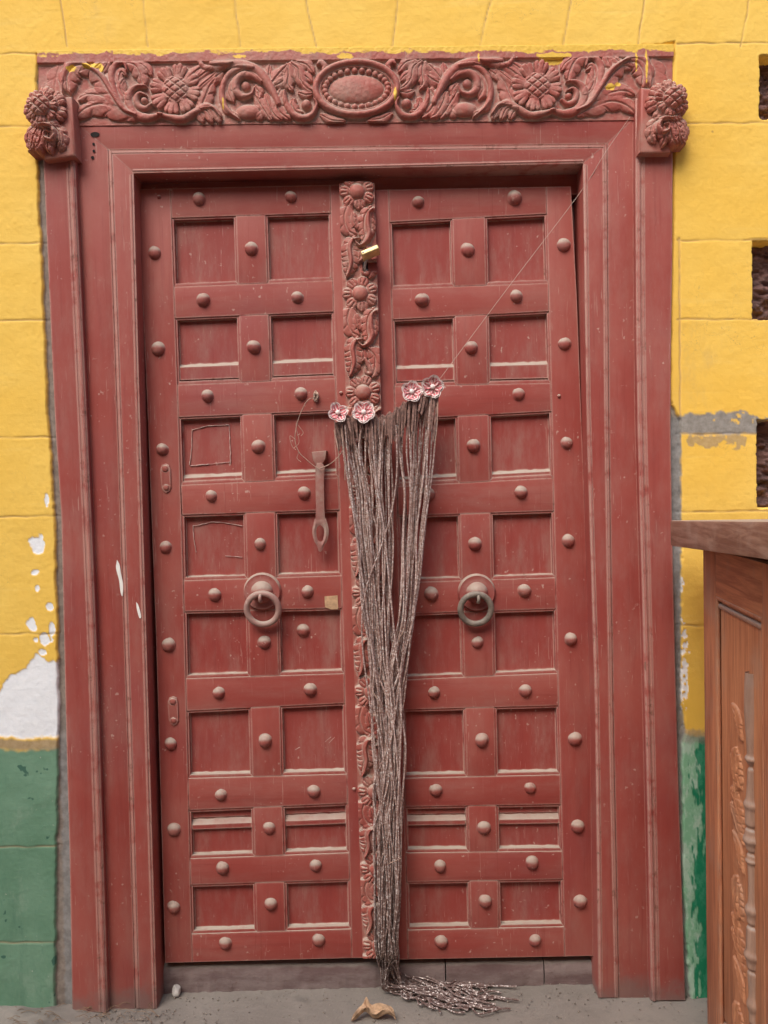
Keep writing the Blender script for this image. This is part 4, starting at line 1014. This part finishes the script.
# ================================================================== SILL AND GROUND
def zat(px, py, Y): return at(px, py, Y).z
YS = YL+.012
sill = thing('door_sill', 'low grey cracked stone sill under the red door leaves', 'sill', (0.05, YS+.05, 0))
segs = [(152, 445), (446.2, 543.5), (544.5, 612)]
for a, b in segs:
    xa, xb = at(a, 975, YS).x, at(b, 975, YS).x; z1a, z1b = zat(a, 967-(a-160)*.012, YS), zat(b, 967-(b-160)*.012, YS)
    n = int((xb-xa)/.006)+2; U = np.linspace(xa, xb, n); prof = [(-.06, 0), (.0, .0), (.5, .0), (.85, .0015), (1, .008), (1.0, .05), (1.0, .16)]
    rows_ = []
    for f, dy in prof:
        z = (z1a+(z1b-z1a)*(U-xa)/(xb-xa))*f; nn = (fbm(U*60, U*0+f*5, 81)-.5)
        rows_.append(np.stack([U, YS+dy+nn*.010*(f < 1.01)*(dy < .02), z+nn*.006*(f >= .8)], -1))
    G = np.array(rows_); ii = np.arange(G.shape[0]*n).reshape(G.shape[0], n)
    Qs = np.stack([ii[:-1, :-1], ii[:-1, 1:], ii[1:, 1:], ii[1:, :-1]], -1).reshape(-1, 4)
    part('sill_stone', np_mesh('sill_stone', G.reshape(-1, 3), Qs), sill, M_sill)
# dark wall of the room behind closes the gaps round the leaves
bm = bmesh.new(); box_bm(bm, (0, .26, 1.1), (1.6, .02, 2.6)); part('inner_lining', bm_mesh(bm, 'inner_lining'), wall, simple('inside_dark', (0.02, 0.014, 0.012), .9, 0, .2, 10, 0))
# ground: one sheet, fine near the door, wide to the horizon
gxs = np.concatenate([np.linspace(-60, -2, 24), np.linspace(-1.9, 1.9, 300), np.linspace(2, 60, 24)]); gys = np.concatenate([np.linspace(-60, -2, 24), np.linspace(-1.8, .26, 240)])
GX, GY = np.meshgrid(gxs, gys)
GZ = (fbm(GX*3, GY*3, 91)-.5)*.012 + (fbm(GX*14, GY*14, 92)-.5)*.005 - .003
# a swept-up lip of dirt along the wall foot at the left
GZ += .018*np.exp(-((GY+.01)/.05)**2)*sm(-.72, -.82, GX)*(.5+fbm(GX*20, GY*20, 93))
GZ += np.clip(at(64, 1006, 0).z + 0, -.03, .03)*0
ii = np.arange(GX.size).reshape(GX.shape)
Qg = np.stack([ii[:-1, :-1], ii[:-1, 1:], ii[1:, 1:], ii[1:, :-1]], -1).reshape(-1, 4)
gme = np_mesh('ground', np.stack([GX, GY, GZ], -1).reshape(-1, 3), Qg)
gr = link('ground', gme, None, M_ground); gr['kind'] = 'structure'
# loose grit and straw along the wall foot (uncountable)
L = []
for i in range(1100):
    if random.random() < .5: x = random.uniform(-1.05, -.55); y = -abs(random.gauss(0, .07))-.005
    else: x = random.uniform(-.6, .85); y = .07-abs(random.gauss(0, .10))
    r = random.uniform(.0008, .0032)*(1.5 if random.random() < .06 else 1)
    b = np.array([[1, 0, 0], [-1, 0, 0], [0, 1, 0], [0, -1, 0], [0, 0, 1], [0, 0, -1]], float)*r*RNG.uniform(.5, 1.2, (6, 1)) + np.array([x, y, .001])
    q = np.array([[0, 2, 4], [2, 1, 4], [1, 3, 4], [3, 0, 4], [2, 0, 5], [1, 2, 5], [3, 1, 5], [0, 3, 5]])
    L.append((b, q))
V, Q = join_arrays(L); o = link('grit', np_mesh('grit', V, Q, smooth=False), None, simple('grit_mix', (0.24, 0.20, 0.17), .9, 0, .5, 300, 0)); o['kind'] = 'stuff'
L = []
for i in range(70):
    x = random.uniform(-1.0, -.62); y = -abs(random.gauss(.02, .05)); a = random.uniform(-.6, .6); l = random.uniform(.01, .05)
    P = [(x, y, .010), (x+l*.5*math.cos(a), y+l*.5*math.sin(a), .016), (x+l*math.cos(a), y+l*math.sin(a), .009)]
    L.append(tube_arrays(catmull(P, 6), .0006, 4))
V, Q = join_arrays(L); o = link('straw_litter', np_mesh('straw_litter', V, Q), None, simple('straw', (0.22, 0.14, 0.085), .9, 0, .3, 90, 0)); o['kind'] = 'stuff'

# pale stone and curled leaf
sp_ = at_ground(176.5, 995, .0)
bm = bmesh.new(); bmesh.ops.create_icosphere(bm, subdivisions=3, radius=1)
for v in bm.verts:
    n_ = 1+.16*math.sin(3.1*v.co.x+1)+.12*math.sin(4.3*v.co.y+2*v.co.z)
    co = v.co*n_; co.x = max(min(co.x, .62+.2*co.z), -.7+.2*co.y); co.z = max(min(co.z, .75-.5*co.x), -.8)
    v.co = Vector((sp_.x+co.x*.019*(1-.30*co.z), sp_.y+co.y*.014, .016+co.z*.019))
st = link('stone', bm_mesh(bm, 'stone', 35), None, M_rock); st.scale = (.8, .8, .8); st.location = (sp_.x*.2, sp_.y*.2, 0); tag(st, 'small pale angular stone on the ground beside the left foot of the door frame', 'stone')
lp = at_ground(374, 1022, .0)
us = np.linspace(-1, 1, 26); vs = np.linspace(0, 1, 40); U, Vv = np.meshgrid(us, vs)
wd = .027*np.sin(np.pi*np.clip(Vv*.95+.03, 0, 1))**.7*(1+.15*np.sin(Vv*23))
X = lp.x-.055+.105*Vv+.006*np.sin(Vv*9); Yl = lp.y+U*wd*(.6)+.012*np.sin(Vv*4)
Zl = .006+.022*np.abs(U)**1.6*np.sin(np.pi*Vv)**.5+.016*np.sin(Vv*5.5)**2+.003*np.sin(U*7+Vv*20)
ii = np.arange(U.size).reshape(U.shape)
lf = link('dry_leaf', np_mesh('dry_leaf', np.stack([X, Yl, Zl], -1).reshape(-1, 3), np.stack([ii[:-1, :-1], ii[:-1, 1:], ii[1:, 1:], ii[1:, :-1]], -1).reshape(-1, 4)), None, M_leafd)
md = lf.modifiers.new('s', 'SOLIDIFY'); md.thickness = .0012
tag(lf, 'curled orange-brown dry leaf on the ground under the trailing bead strings', 'leaf')

# ================================================================== BEAD CURTAIN
top = [(334, 426), (345, 421), (356, 417.5), (366, 417), (380, 421), (393, 415), (403, 407), (411, 402), (424, 399), (433, 397), (439, 397)]
tx = np.array([p[0] for p in top], float); ty = np.array([p[1] for p in top], float)
YC = YL-.050
cur = thing('bead_curtain', 'gathered curtain of silvery brown bead strings with four pink flowers, trailing on the ground', 'bead curtain', at(385, 410, YC))
# heading tape, pleated
us = np.linspace(334, 439, 420); vs = np.linspace(0, 1, 26); U, Vv = np.meshgrid(us, vs)
pl = np.sin(U*1.25+.8*np.sin(U*.23))*.5+.5*np.sin(U*.55+1.3)
T_ = np.interp(U, tx, ty)+1.5*np.sin(U*.9); hgt = 24+6*np.sin(U*.4)+4*np.sin(U*1.1+1); 
PXh = U + (386-U)*.05*Vv + 1.2*pl*Vv*.4; PYh = T_-4+hgt*Vv
Yh = YC - .010 + pl*.006*(.4+.6*Vv)
x, z = at_np(PXh, PYh, Yh)
ii = np.arange(U.size).reshape(U.shape)
hd = part('heading_tape', np_mesh('heading_tape', np.stack([x, Yh, z], -1).reshape(-1, 3), np.stack([ii[:-1, :-1], ii[1:, :-1], ii[1:, 1:], ii[:-1, 1:]], -1).reshape(-1, 4)), cur, M_cloth)
md = hd.modifiers.new('s', 'SOLIDIFY'); md.thickness = .002
# hanging strips of folded tape
for i in range(40):
    u = 335.5+ i*2.6+random.uniform(-1.2, 1.2); t = float(np.interp(u, tx, ty)); l = random.choice((14, 20, 26, 34, 44))*random.uniform(.8, 1.2); w_ = random.uniform(.6, 1.35)
    pts = [(u-w_, t-2), (u+w_, t-2), (u+w_*.9+(386-u)*.05, t+l*.6), (u+w_*.7+(386-u)*.09, t+l), (u-w_*.7+(386-u)*.09, t+l-2), (u-w_*.9+(386-u)*.05, t+l*.6)]
    bm = bmesh.new(); yy_ = YC+random.uniform(-.026, -.016); prism_bm(bm, pts, yy_, yy_+.0025, .0004, 1); part('tape_fold', bm_mesh(bm, 'tape_fold', 40), cur, M_cloth)
lo_y = [430, 460, 500, 560, 610, 650, 700, 760, 850, 930, 965]
lo_x = [338, 344, 350, 356, 361, 365, 369.5, 372.5, 374, 374.5, 377]
hi_y = [400, 430, 470, 500, 550, 600, 650, 700, 760, 800, 860, 900, 950, 965]
hi_x = [438.5, 437, 433, 429, 423, 418, 413, 409, 405, 403, 401.5, 400, 399, 401]
def loX(y): return float(np.interp(y, lo_y, lo_x))
def hiX(y): return float(np.interp(y, hi_y, hi_x))
gap = lambda y: float(np.interp(y, [430, 460, 500, 560, 620, 660, 700], [.56, .565, .58, .60, .60, .58, .52]))
def strand(i, n, s_top, layer, wild=False):
    right = s_top > .60
    s = s_top; pts = []
    u = 335+103*s_top; y0 = float(np.interp(u, tx, ty))
    pts.append((u, y0-1+random.uniform(-2, 2), YC-.004+layer*.4))
    loc = ((s_top-.62)/.38 if right else s_top/.60)
    loc = min(max(loc+.045*math.sin(loc*2*math.pi*(4 if right else 6)), .0), 1.0)
    drift = 0; tgt = random.uniform(0, 1)
    for y in np.arange(450, 955, 42):
        y = float(y)
        a, b = loX(y), hiX(y); gq = gap(y)
        mix_ = float(np.interp(y, [430, 640, 740, 960], [0, .10, .6, 1]))
        drift = drift*.75+random.gauss(0, .10)
        l2 = loc*(1-mix_)+tgt*mix_ + drift*(0.6+mix_*1.6); l2 = min(max(l2, 0.02), .98)
        merge_ = float(np.interp(y, [640, 720], [0, 1]))
        gw = float(np.interp(y, [430, 480, 600, 660], [.02, .085, .10, .03]))
        seg_lo, seg_hi = ((gq+gw), 1.0) if right else (0.0, gq-gw*.3)
        seg_lo = seg_lo*(1-merge_)+ (.22 if right else 0)*merge_; seg_hi = seg_hi*(1-merge_)+ (1 if right else .86)*merge_
        xx = a+(b-a)*(seg_lo+(seg_hi-seg_lo)*l2)
        pts.append((xx, y, YC+layer-.006*mix_+.012*math.sin(y*.013+i)*.4))
    P = [tuple(at(px, py, Y)) for px, py, Y in pts]
    # fall to the ground, then trail to the right
    q = random.random(); endx = 412+108*random.random()**.75; 
    y_a = random.uniform(972, 1000)
    land = at_ground(384+random.uniform(-5, 16), y_a, 0); 
    pile = random.random()**2*.028+.005
    last = Vector(P[-1])
    P.append(tuple(last.lerp(Vector((land.x, land.y, .055)), .6)+Vector((0, 0, -.005)))); 
    P.append((land.x+.006, land.y, pile+.012))
    n_t = random.randint(6, 9); wv1, wv2 = random.uniform(0, 6.28), random.uniform(3, 7); ye = 980+ (q*34) ; ye = min(max(ye, 978), 1017)
    for kx in range(1, n_t+1):
        f = kx/n_t; px = 396+(endx-396)*f+random.gauss(0, 2)
        py = y_a+(ye-y_a)*f**.8+random.gauss(0, 1.2)+4.0*math.sin(wv1+wv2*f)*f+8*math.sin(f*3.1)*random.uniform(-.3, 1)
        py = min(max(py, 969), 1018)
        gpt = at_ground(px, py, 0); P.append((gpt.x, gpt.y, .004+pile*(1-f)**1.2*.9+random.random()*.004))
    C = resample(catmull(P, 260), .0027)
    nn = len(C); ph = random.randint(0, 1)
    r_ = np.where((np.arange(nn)+ph) % 2 == 0, +.0028, .0020)*random.uniform(.86, 1.1)
    V, Q = tube_arrays(C, r_, 6)
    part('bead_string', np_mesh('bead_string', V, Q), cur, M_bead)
NS = 60
for i in range(NS):
    strand(i, NS, (i+random.uniform(-.4, .4))/(NS-1) if i > 3 else random.uniform(.0, .05), random.uniform(-.016, .012))
# a few strings that cross the bundle
for pts in ([(396, 425), (397, 470), (392, 510), (380, 550), (366, 590), (362, 640), (372, 720), (380, 800), (388, 900), (384, 950)],
            [(372, 424), (376, 480), (384, 530), (390, 590), (396, 650), (401, 700), (400, 760), (396, 850), (398, 900), (390, 955)],
            [(408, 410), (411, 480), (408, 560), (404, 640), (396, 710), (382, 800), (378, 880), (384, 950)],
            [(345, 425), (352, 500), (364, 590), (378, 690), (392, 770), (399, 850), (394, 930), (396, 955)]):
    C = resample(catmull([tuple(at(x, y, YC-.022)) for x, y in pts], 200), .0027); nn = len(C)
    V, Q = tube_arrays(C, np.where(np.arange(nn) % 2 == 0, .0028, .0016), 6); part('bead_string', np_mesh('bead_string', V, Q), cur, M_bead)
# short broken threads
for x, y, x2, y2 in ((398, 640, 404, 628), (372, 690, 382, 712), (388, 864, 401, 858), (334, 430, 340, 468), (438, 402, 434, 452), (341, 428, 345, 480)):
    P = catmull([tuple(at(x, y, YC-.02)), tuple(at((x+x2)/2+1, (y+y2)/2, YC-.03)), tuple(at(x2, y2, YC-.024))], 14); V, Q = tube_arrays(P, .0011, 5); part('loose_thread', np_mesh('loose_thread', V, Q), cur, M_twine)
# fabric flowers
def petal_arrays(c, rot, a, r, th, scale, lift, inner):
    nu, nv = 13, 9; u = np.linspace(0, 1, nv)[:, None]; v = np.linspace(-1, 1, nu)[None, :]
    wid = np.sin(np.pi*np.clip(u*.86+.10, 0, 1))**.55*.52*scale
    X = r*(.12+u*.88*scale+0*v); Yy = r*wid*v; Z = .0045*np.abs(v)**2+.006*u**2+lift-(0.0 if inner else .0) + .0012*np.cos(v*9)*u
    ca, sa = math.cos(a), math.sin(a)
    lx = X*ca-Yy*sa; lz = X*sa+Yy*ca
    P = np.stack([lx, -Z+0*lx, lz], -1).reshape(-1, 3)
    P = np.array([tuple(rot @ Vector(p)+c) for p in P]); ii = np.arange(nv*nu).reshape(nv, nu)
    return P, np.stack([ii[:-1, :-1], ii[:-1, 1:], ii[1:, 1:], ii[1:, :-1]], -1).reshape(-1, 4)
for n_, (x, y, rr, a0, npet, tilt) in enumerate(((337.5, 413, 10.5, .4, 4, .25), (364, 412.5, 11.5, .9, 5, -.1), (411.5, 392, 10.8, .2, 5, .1), (433, 386.5, 11.5, .0, 5, -.2))):
    c = at(x, y, YC-.022); fl = bpy.data.objects.new('fabric_flower', None); COL.objects.link(fl); fl.parent = cur; fl.location = c-cur.location
    rot = Matrix.Rotation(tilt, 3, 'Z') @ Matrix.Rotation(random.uniform(-.25, .25), 3, 'X')
    for kx in range(npet):
        a = a0+kx*2*math.pi/npet+random.uniform(-.1, .1)
        A1 = petal_arrays(c, rot, a, rr*MM, 0, 1.0, .0, False); A2 = petal_arrays(c, rot, a, rr*MM, 0, .84, .0012, True)
        V, Q = join_arrays([A1, A2]); me = np_mesh('petal', V, Q); me.materials.append(M_petalw); me.materials.append(M_petal)
        idx_ = np.zeros(len(Q), np.int32); idx_[len(A1[1]):] = (np.arange(len(A2[1])) % 12 % 4 != 1).astype(np.int32)*((np.arange(len(A2[1]))//12) < 7)
        # pale ribs: every other column strip near the middle stays white
        me.polygons.foreach_set('material_index', idx_); part('petal', me, fl, None)
    bm = bmesh.new(); ell_bm(bm, c+rot @ Vector((0, -.005, 0)), .0062, .0045, .0062); part('flower_centre', bm_mesh(bm, 'flower_centre', True), fl, M_petalw)

# ================================================================== TWINE AND THREAD
L = []
def tw(pts, Y, r=.0009):
    P = catmull([tuple(at(x, y, Y+(yo if len(p_) > 2 else 0))) for p_ in pts for x, y, yo in [(p_[0], p_[1], p_[2] if len(p_) > 2 else 0)]], 12*len(pts)); L.append(tube_arrays(P, r, 5))
tw([(316, 397, .02), (308, 400), (302, 410), (297, 424), (295, 440), (299, 452), (306, 459), (313, 465), (319, 469, .004)], YL-.028, .0010)
tw([(319, 469, .004), (330, 464), (338, 457), (345, 447), (350, 438, -.01)], YL-.03, .0014)
tw([(297, 424), (303, 432), (301, 436)], YL-.026, .0007); tw([(296, 440), (290, 436), (292, 446), (296, 450)], YL-.026, .0007); tw([(299, 452), (297, 458), (301, 462)], YL-.026, .0007); tw([(296, 428), (299, 442), (294, 448)], YL-.024, .0007)
for kx in range(9):
    a = random.uniform(0, 6.28); tw([(315.5+2.5*math.cos(a), 397+4*math.sin(a)), (316+2*math.cos(a+2), 396+5*math.sin(a+2)), (316+2.5*math.cos(a+4), 397+5*math.sin(a+4))], YL-.006+random.uniform(-.006, .004), .0022)
V, Q = join_arrays(L); o = link('twine', np_mesh('twine', V, Q), None, M_twine); tag(o, 'frayed brown twine knotted at a nail, tying the hasp to the bead curtain', 'twine')
P = catmull([tuple(at(630, 117, -.012)), tuple(at(605, 153, -.006)), tuple(at(580.5, 192, .004)), tuple(at(510, 285, YC-.004)), tuple(at(436, 384, YC-.014))], 60)
V, Q = tube_arrays(P, .0006, 5); o = link('thread', np_mesh('thread', V, Q), None, simple('pale_thread', (0.5, 0.38, 0.32), .8, 0, .1, 50, 0)); tag(o, 'thin pale thread stretched diagonally from the upper right frame corner to a curtain flower', 'thread')

# ================================================================== COUNTER
A0 = at(703, 560, -.135); cdir = Vector((-.135, -1, 0)).normalized(); cn = Vector((cdir.y, -cdir.x, 0))
if cn.x > 0: cn = -cn      # outward, facing left
def on_face(px, py, off=0.0):
    d = ray(px, py); p0 = A0+cn*off; t = (p0-CAM).dot(cn)/d.dot(cn); p = CAM+d*t
    return (p-p0).dot(cdir), p.z
def fp(s, z, off=0.0): return Vector((A0.x, A0.y, 0))+cdir*s+cn*off+Vector((0, 0, z))
counter = thing('wooden_counter', 'orange brown wooden counter with a carved side panel and a worn dark top', 'counter', (A0.x+.25, A0.y-.4, 0))
zb = on_face(675, 547, .068)[1]; zt = on_face(675, 521, .068)[1]
LEN = .95; WID = .62
def cbox(bm, s0, s1, z0, z1, o0, o1, bev=.002, tilt=0.0):
    t = bmesh.new()
    c = [fp(s, z+tilt*s, o) for s in (s0, s1) for z in (z0, z1) for o in (o0, o1)]; vs = [t.verts.new(p) for p in c]
    for f in ((0, 1, 3, 2), (4, 6, 7, 5), (0, 4, 5, 1), (2, 3, 7, 6), (0, 2, 6, 4), (1, 5, 7, 3)): t.faces.new([vs[i] for i in f])
    bmesh.ops.recalc_face_normals(t, faces=t.faces)
    if bev: bmesh.ops.bevel(t, geom=list(t.edges), offset=bev, segments=2, affect='EDGES', profile=.6)
    merge(bm, t)
bm = bmesh.new(); cbox(bm, -.02, LEN+.04, zb, zt, -WID-.03, .068, .005, .040); part('counter_top', bm_mesh(bm, 'counter_top', 40), counter, M_top)
s1 = on_face(715.5, 640)[0]; s2 = on_face(762.5, 640)[0]; zp = on_face(717, 597)[1]; zlow = .10
bm = bmesh.new(); cbox(bm, 0.004, LEN, .02, zb-.001, -WID, -.030, .0); part('carcass', bm_mesh(bm, 'carcass'), counter, M_wood)
per = s2-s1; st_w = .060; stiles = [(0, s1)]; s = s1
while s+per < LEN: stiles.append((s+per, min(s+per+st_w, LEN))); s = s+per+st_w
stiles.append((LEN-.02, LEN)) if stiles[-1][1] < LEN-.03 else None
for a, b in stiles:
    bm = bmesh.new(); cbox(bm, a, b, 0.0, zb-.002, -.032, 0, .002); part('stile', bm_mesh(bm, 'stile', 40), counter, M_wood)
for (a, b), (a2, b2) in zip(stiles[:-1], stiles[1:]):
    bm = bmesh.new(); cbox(bm, b+.0006, a2-.0006, zp, zb-.002, -.032, -.0005, .002); part('rail', bm_mesh(bm, 'rail', 40), counter, wood('rail_wood', (0.37, 0.135, 0.070), (0.60, 0.250, 0.125), (0.42, 0.26, 0.18), (.8, .8, 14)) if 'rail_wood' not in bpy.data.materials else bpy.data.materials['rail_wood'])
    bm = bmesh.new(); cbox(bm, b+.0006, a2-.0006, 0.0, zlow, -.032, -.0005, .002); part('rail', bm_mesh(bm, 'rail', 40), counter, M_wood)
    # panel with bevelled field and moulding
    pn = bpy.data.objects.new('carved_panel', None); COL.objects.link(pn); pn.parent = counter; pn.location = fp(b, zlow, -.02)-counter.location
    bm = bmesh.new(); cbox(bm, b, a2, zlow, zp, -.0315, -.0150, 0)
    t = bmesh.new(); q0 = [(b+.002, zlow+.002), (a2-.002, zlow+.002), (a2-.002, zp-.004), (b+.002, zp-.004)]; q1 = [(b+.012, zlow+.015), (a2-.012, zlow+.015), (a2-.012, zp-.026), (b+.012, zp-.026)]
    va = [t.verts.new(fp(x, z_, -.0145)) for x, z_ in q0]; vb = [t.verts.new(fp(x, z_, -.0085)) for x, z_ in q1]
    t.faces.new(vb)
    for i in range(4): t.faces.new((va[i], va[(i+1) % 4], vb[(i+1) % 4], vb[i]))
    merge(bm, t); part('panel_board', bm_mesh(bm, 'panel_board', 25), pn, M_wood2)
    V, Q = tube_arrays(np.array([fp(b+.004+(a2-b-.008)*f, zp-.021, -.0095) for f in np.linspace(0, 1, 12)]), .0062, 10); part('top_moulding', np_mesh('top_moulding', V, Q), pn, M_turn)
    bm = bmesh.new()
    for (x, z_), (x2, z2) in (((b+.005, zp-.0035), (a2-.005, zp-.0035)), ((a2-.004, zp), (a2-.004, zlow)), ((b+.004, zp), (b+.004, zlow))):
        V, Q = tube_arrays(np.array([fp(x+(x2-x)*f, z_+(z2-z_)*f, -.0045) for f in np.linspace(0, 1, 12)]), .0052, 8); add_arrays(bm, (V, Q))
    part('moulding', bm_mesh(bm, 'moulding', True), pn, M_wood)
    # turned half column and carved spray
    sc_ = b+(a2-b)*.70; z_hi = on_face(746, 672)[1]
    zz = np.linspace(z_hi, zlow+.02, 420); hz = (z_hi-zz)
    prof = .0118+.0026*np.sin(hz*26)+.0*hz
    for c_, w_, a_ in ((.17, .006, .005), (.185, .004, -.004), (.26, .008, .004), (.305, .004, -.0045), (.33, .008, .005), (.355, .004, -.004), (.372, .004, .0035), (.47, .010, .005), (.50, .004, -.0045), (.56, .008, .004), (.59, .004, -.004), (.66, .012, .005), (.70, .004, -.004)): prof = prof+a_*np.exp(-((hz-c_)/w_)**2)
    ang = np.linspace(-.15, math.pi+.15, 16)
    G = np.array([[fp(sc_+r*math.cos(q_), z_, -.0092+r*math.sin(q_)) for q_ in ang] for z_, r in zip(zz, prof)]); ii = np.arange(G.shape[0]*G.shape[1]).reshape(G.shape[:2])
    part('turned_half_column', np_mesh('turned_half_column', G.reshape(-1, 3), np.stack([ii[:-1, :-1], ii[1:, :-1], ii[1:, 1:], ii[:-1, 1:]], -1).reshape(-1, 4)), pn, M_turn)
    R = Relief(0, 30, 0, (z_hi-.08-zlow-.02)/MM, 2.0); ext = R.vs[-1]; HL = 4.0; y = 6
    kx = 0
    while y < ext-16:
        if kx % 3 == 0:
            for d_ in range(5): R.stroke([(9+d_*2.6, y+d_*4.5), (15+d_*2.0, y+3+d_*4.5), (23, y+9+d_*3.2)], 4.3, HL*.9, 'leaf', 0, .15)
            y += 32
        elif kx % 3 == 1:
            R.stroke([(10, y+26), (11, y+13), (15, y+1)], 7.2, HL, 'leaf', 6, .1); R.stroke([(20, y+30), (17, y+18), (19, y+5)], 7.2, HL, 'leaf', 6, .1); R.stroke([(14, y+38), (14, y+26), (16, y+14)], 5.8, HL*1.1, 'leaf', 5, .2); y += 38
        else:
            R.stroke([(8, y+2), (15, y+9), (24, y+22)], 8.7, HL*.9, 'leaf', 7, .1); R.stroke([(7, y+16), (14, y+23), (24, y+36)], 8.7, HL*.9, 'leaf', 7, .1); y += 38
        kx += 1
    R.h = np.maximum(R.h, 1.3*sm(3, 6, R.U-2*np.sin(R.V*.13))*sm(29, 26, R.U)*sm(2, 8, R.V)) + .5*(fbm(R.U/4, R.V/4, 99)-.5)
    G = np.array([[0.0]]); S_ = b+(a2-b)*(.20+.42*R.U/30); Zc = (z_hi-.08)-R.V*MM
    base = np.array(fp(0, 0, -.0092)); cd_, cn_ = np.array(cdir), np.array(cn)
    Vv = base+S_[..., None]*cd_+(R.h*MM*.85-.001)[..., None]*cn_+Zc[..., None]*np.array([0, 0, 1.0]); ii = np.arange(R.U.size).reshape(R.U.shape)
    part('carved_spray', np_mesh('carved_spray', Vv.reshape(-1, 3), np.stack([ii[:-1, :-1], ii[1:, :-1], ii[1:, 1:], ii[:-1, 1:]], -1).reshape(-1, 4)), pn, M_spray)

# ================================================================== UNSEEN HOUSE ADDED ACROSS THE LANE (shades the lower part of the door)
hs = thing('added_house_front', 'unseen plain house front, added across the lane to shade the lower red door', 'house', (0, -4.4, 0))
bm = bmesh.new(); box_bm(bm, (0, -4.7, 2.2), (16, .6, 4.8), None, .02); part('added_house_wall', bm_mesh(bm, 'added_house_wall', 30), hs, simple('added_house_plaster', (0.30, 0.25, 0.21), .9, 0, .2, 6, .3))
bm = bmesh.new(); box_bm(bm, (0, -4.62, 4.66), (16.2, .8, .12), None, .015); part('added_house_coping', bm_mesh(bm, 'added_house_coping', 30), hs, M_sill)
bm = bmesh.new(); box_bm(bm, (1.6, -4.385, 1.0), (1.1, .04, 2.1), None, .01); part('door', bm_mesh(bm, 'door', 30), hs, M_wood)  # door of the added, unseen house front
# ================================================================== LIGHT
w = bpy.data.worlds.new('World'); sc.world = w; w.use_nodes = True; nt = w.node_tree; nt.nodes.clear()
SUN_EL, SUN_AZ = 52, -28        # azimuth: degrees to the left of straight behind the camera
sky = nt.nodes.new('ShaderNodeTexSky'); sky.sky_type = 'NISHITA'; sky.sun_disc = False
sky.sun_elevation = math.radians(SUN_EL); sky.air_density = 1.0; sky.dust_density = 4.0; sky.ozone_density = .6
bg = nt.nodes.new('ShaderNodeBackground'); bg.inputs[1].default_value = .11; ow = nt.nodes.new('ShaderNodeOutputWorld')
nt.links.new(sky.outputs[0], bg.inputs[0]); nt.links.new(bg.outputs[0], ow.inputs[0])
sdir = Vector((math.sin(math.radians(SUN_AZ))*math.cos(math.radians(SUN_EL)), -math.cos(math.radians(SUN_AZ))*math.cos(math.radians(SUN_EL)), math.sin(math.radians(SUN_EL))))
sky.sun_rotation = math.atan2(sdir.x, sdir.y)
ld = bpy.data.lights.new('sun', 'SUN'); ld.energy = 1.1; ld.angle = math.radians(38); ld.color = (1.0, .97, .92)
sun = bpy.data.objects.new('sun', ld); COL.objects.link(sun); sun.rotation_euler = sdir.to_track_quat('Z', 'Y').to_euler(); sun.location = sdir*8
sc.view_settings.view_transform = 'Standard'; sc.view_settings.look = 'None'; sc.view_settings.exposure = 1.03; sc.view_settings.gamma = 1
sc.view_settings.use_curve_mapping = False
sc.cycles.use_denoising = True; sc.cycles.max_bounces = 6
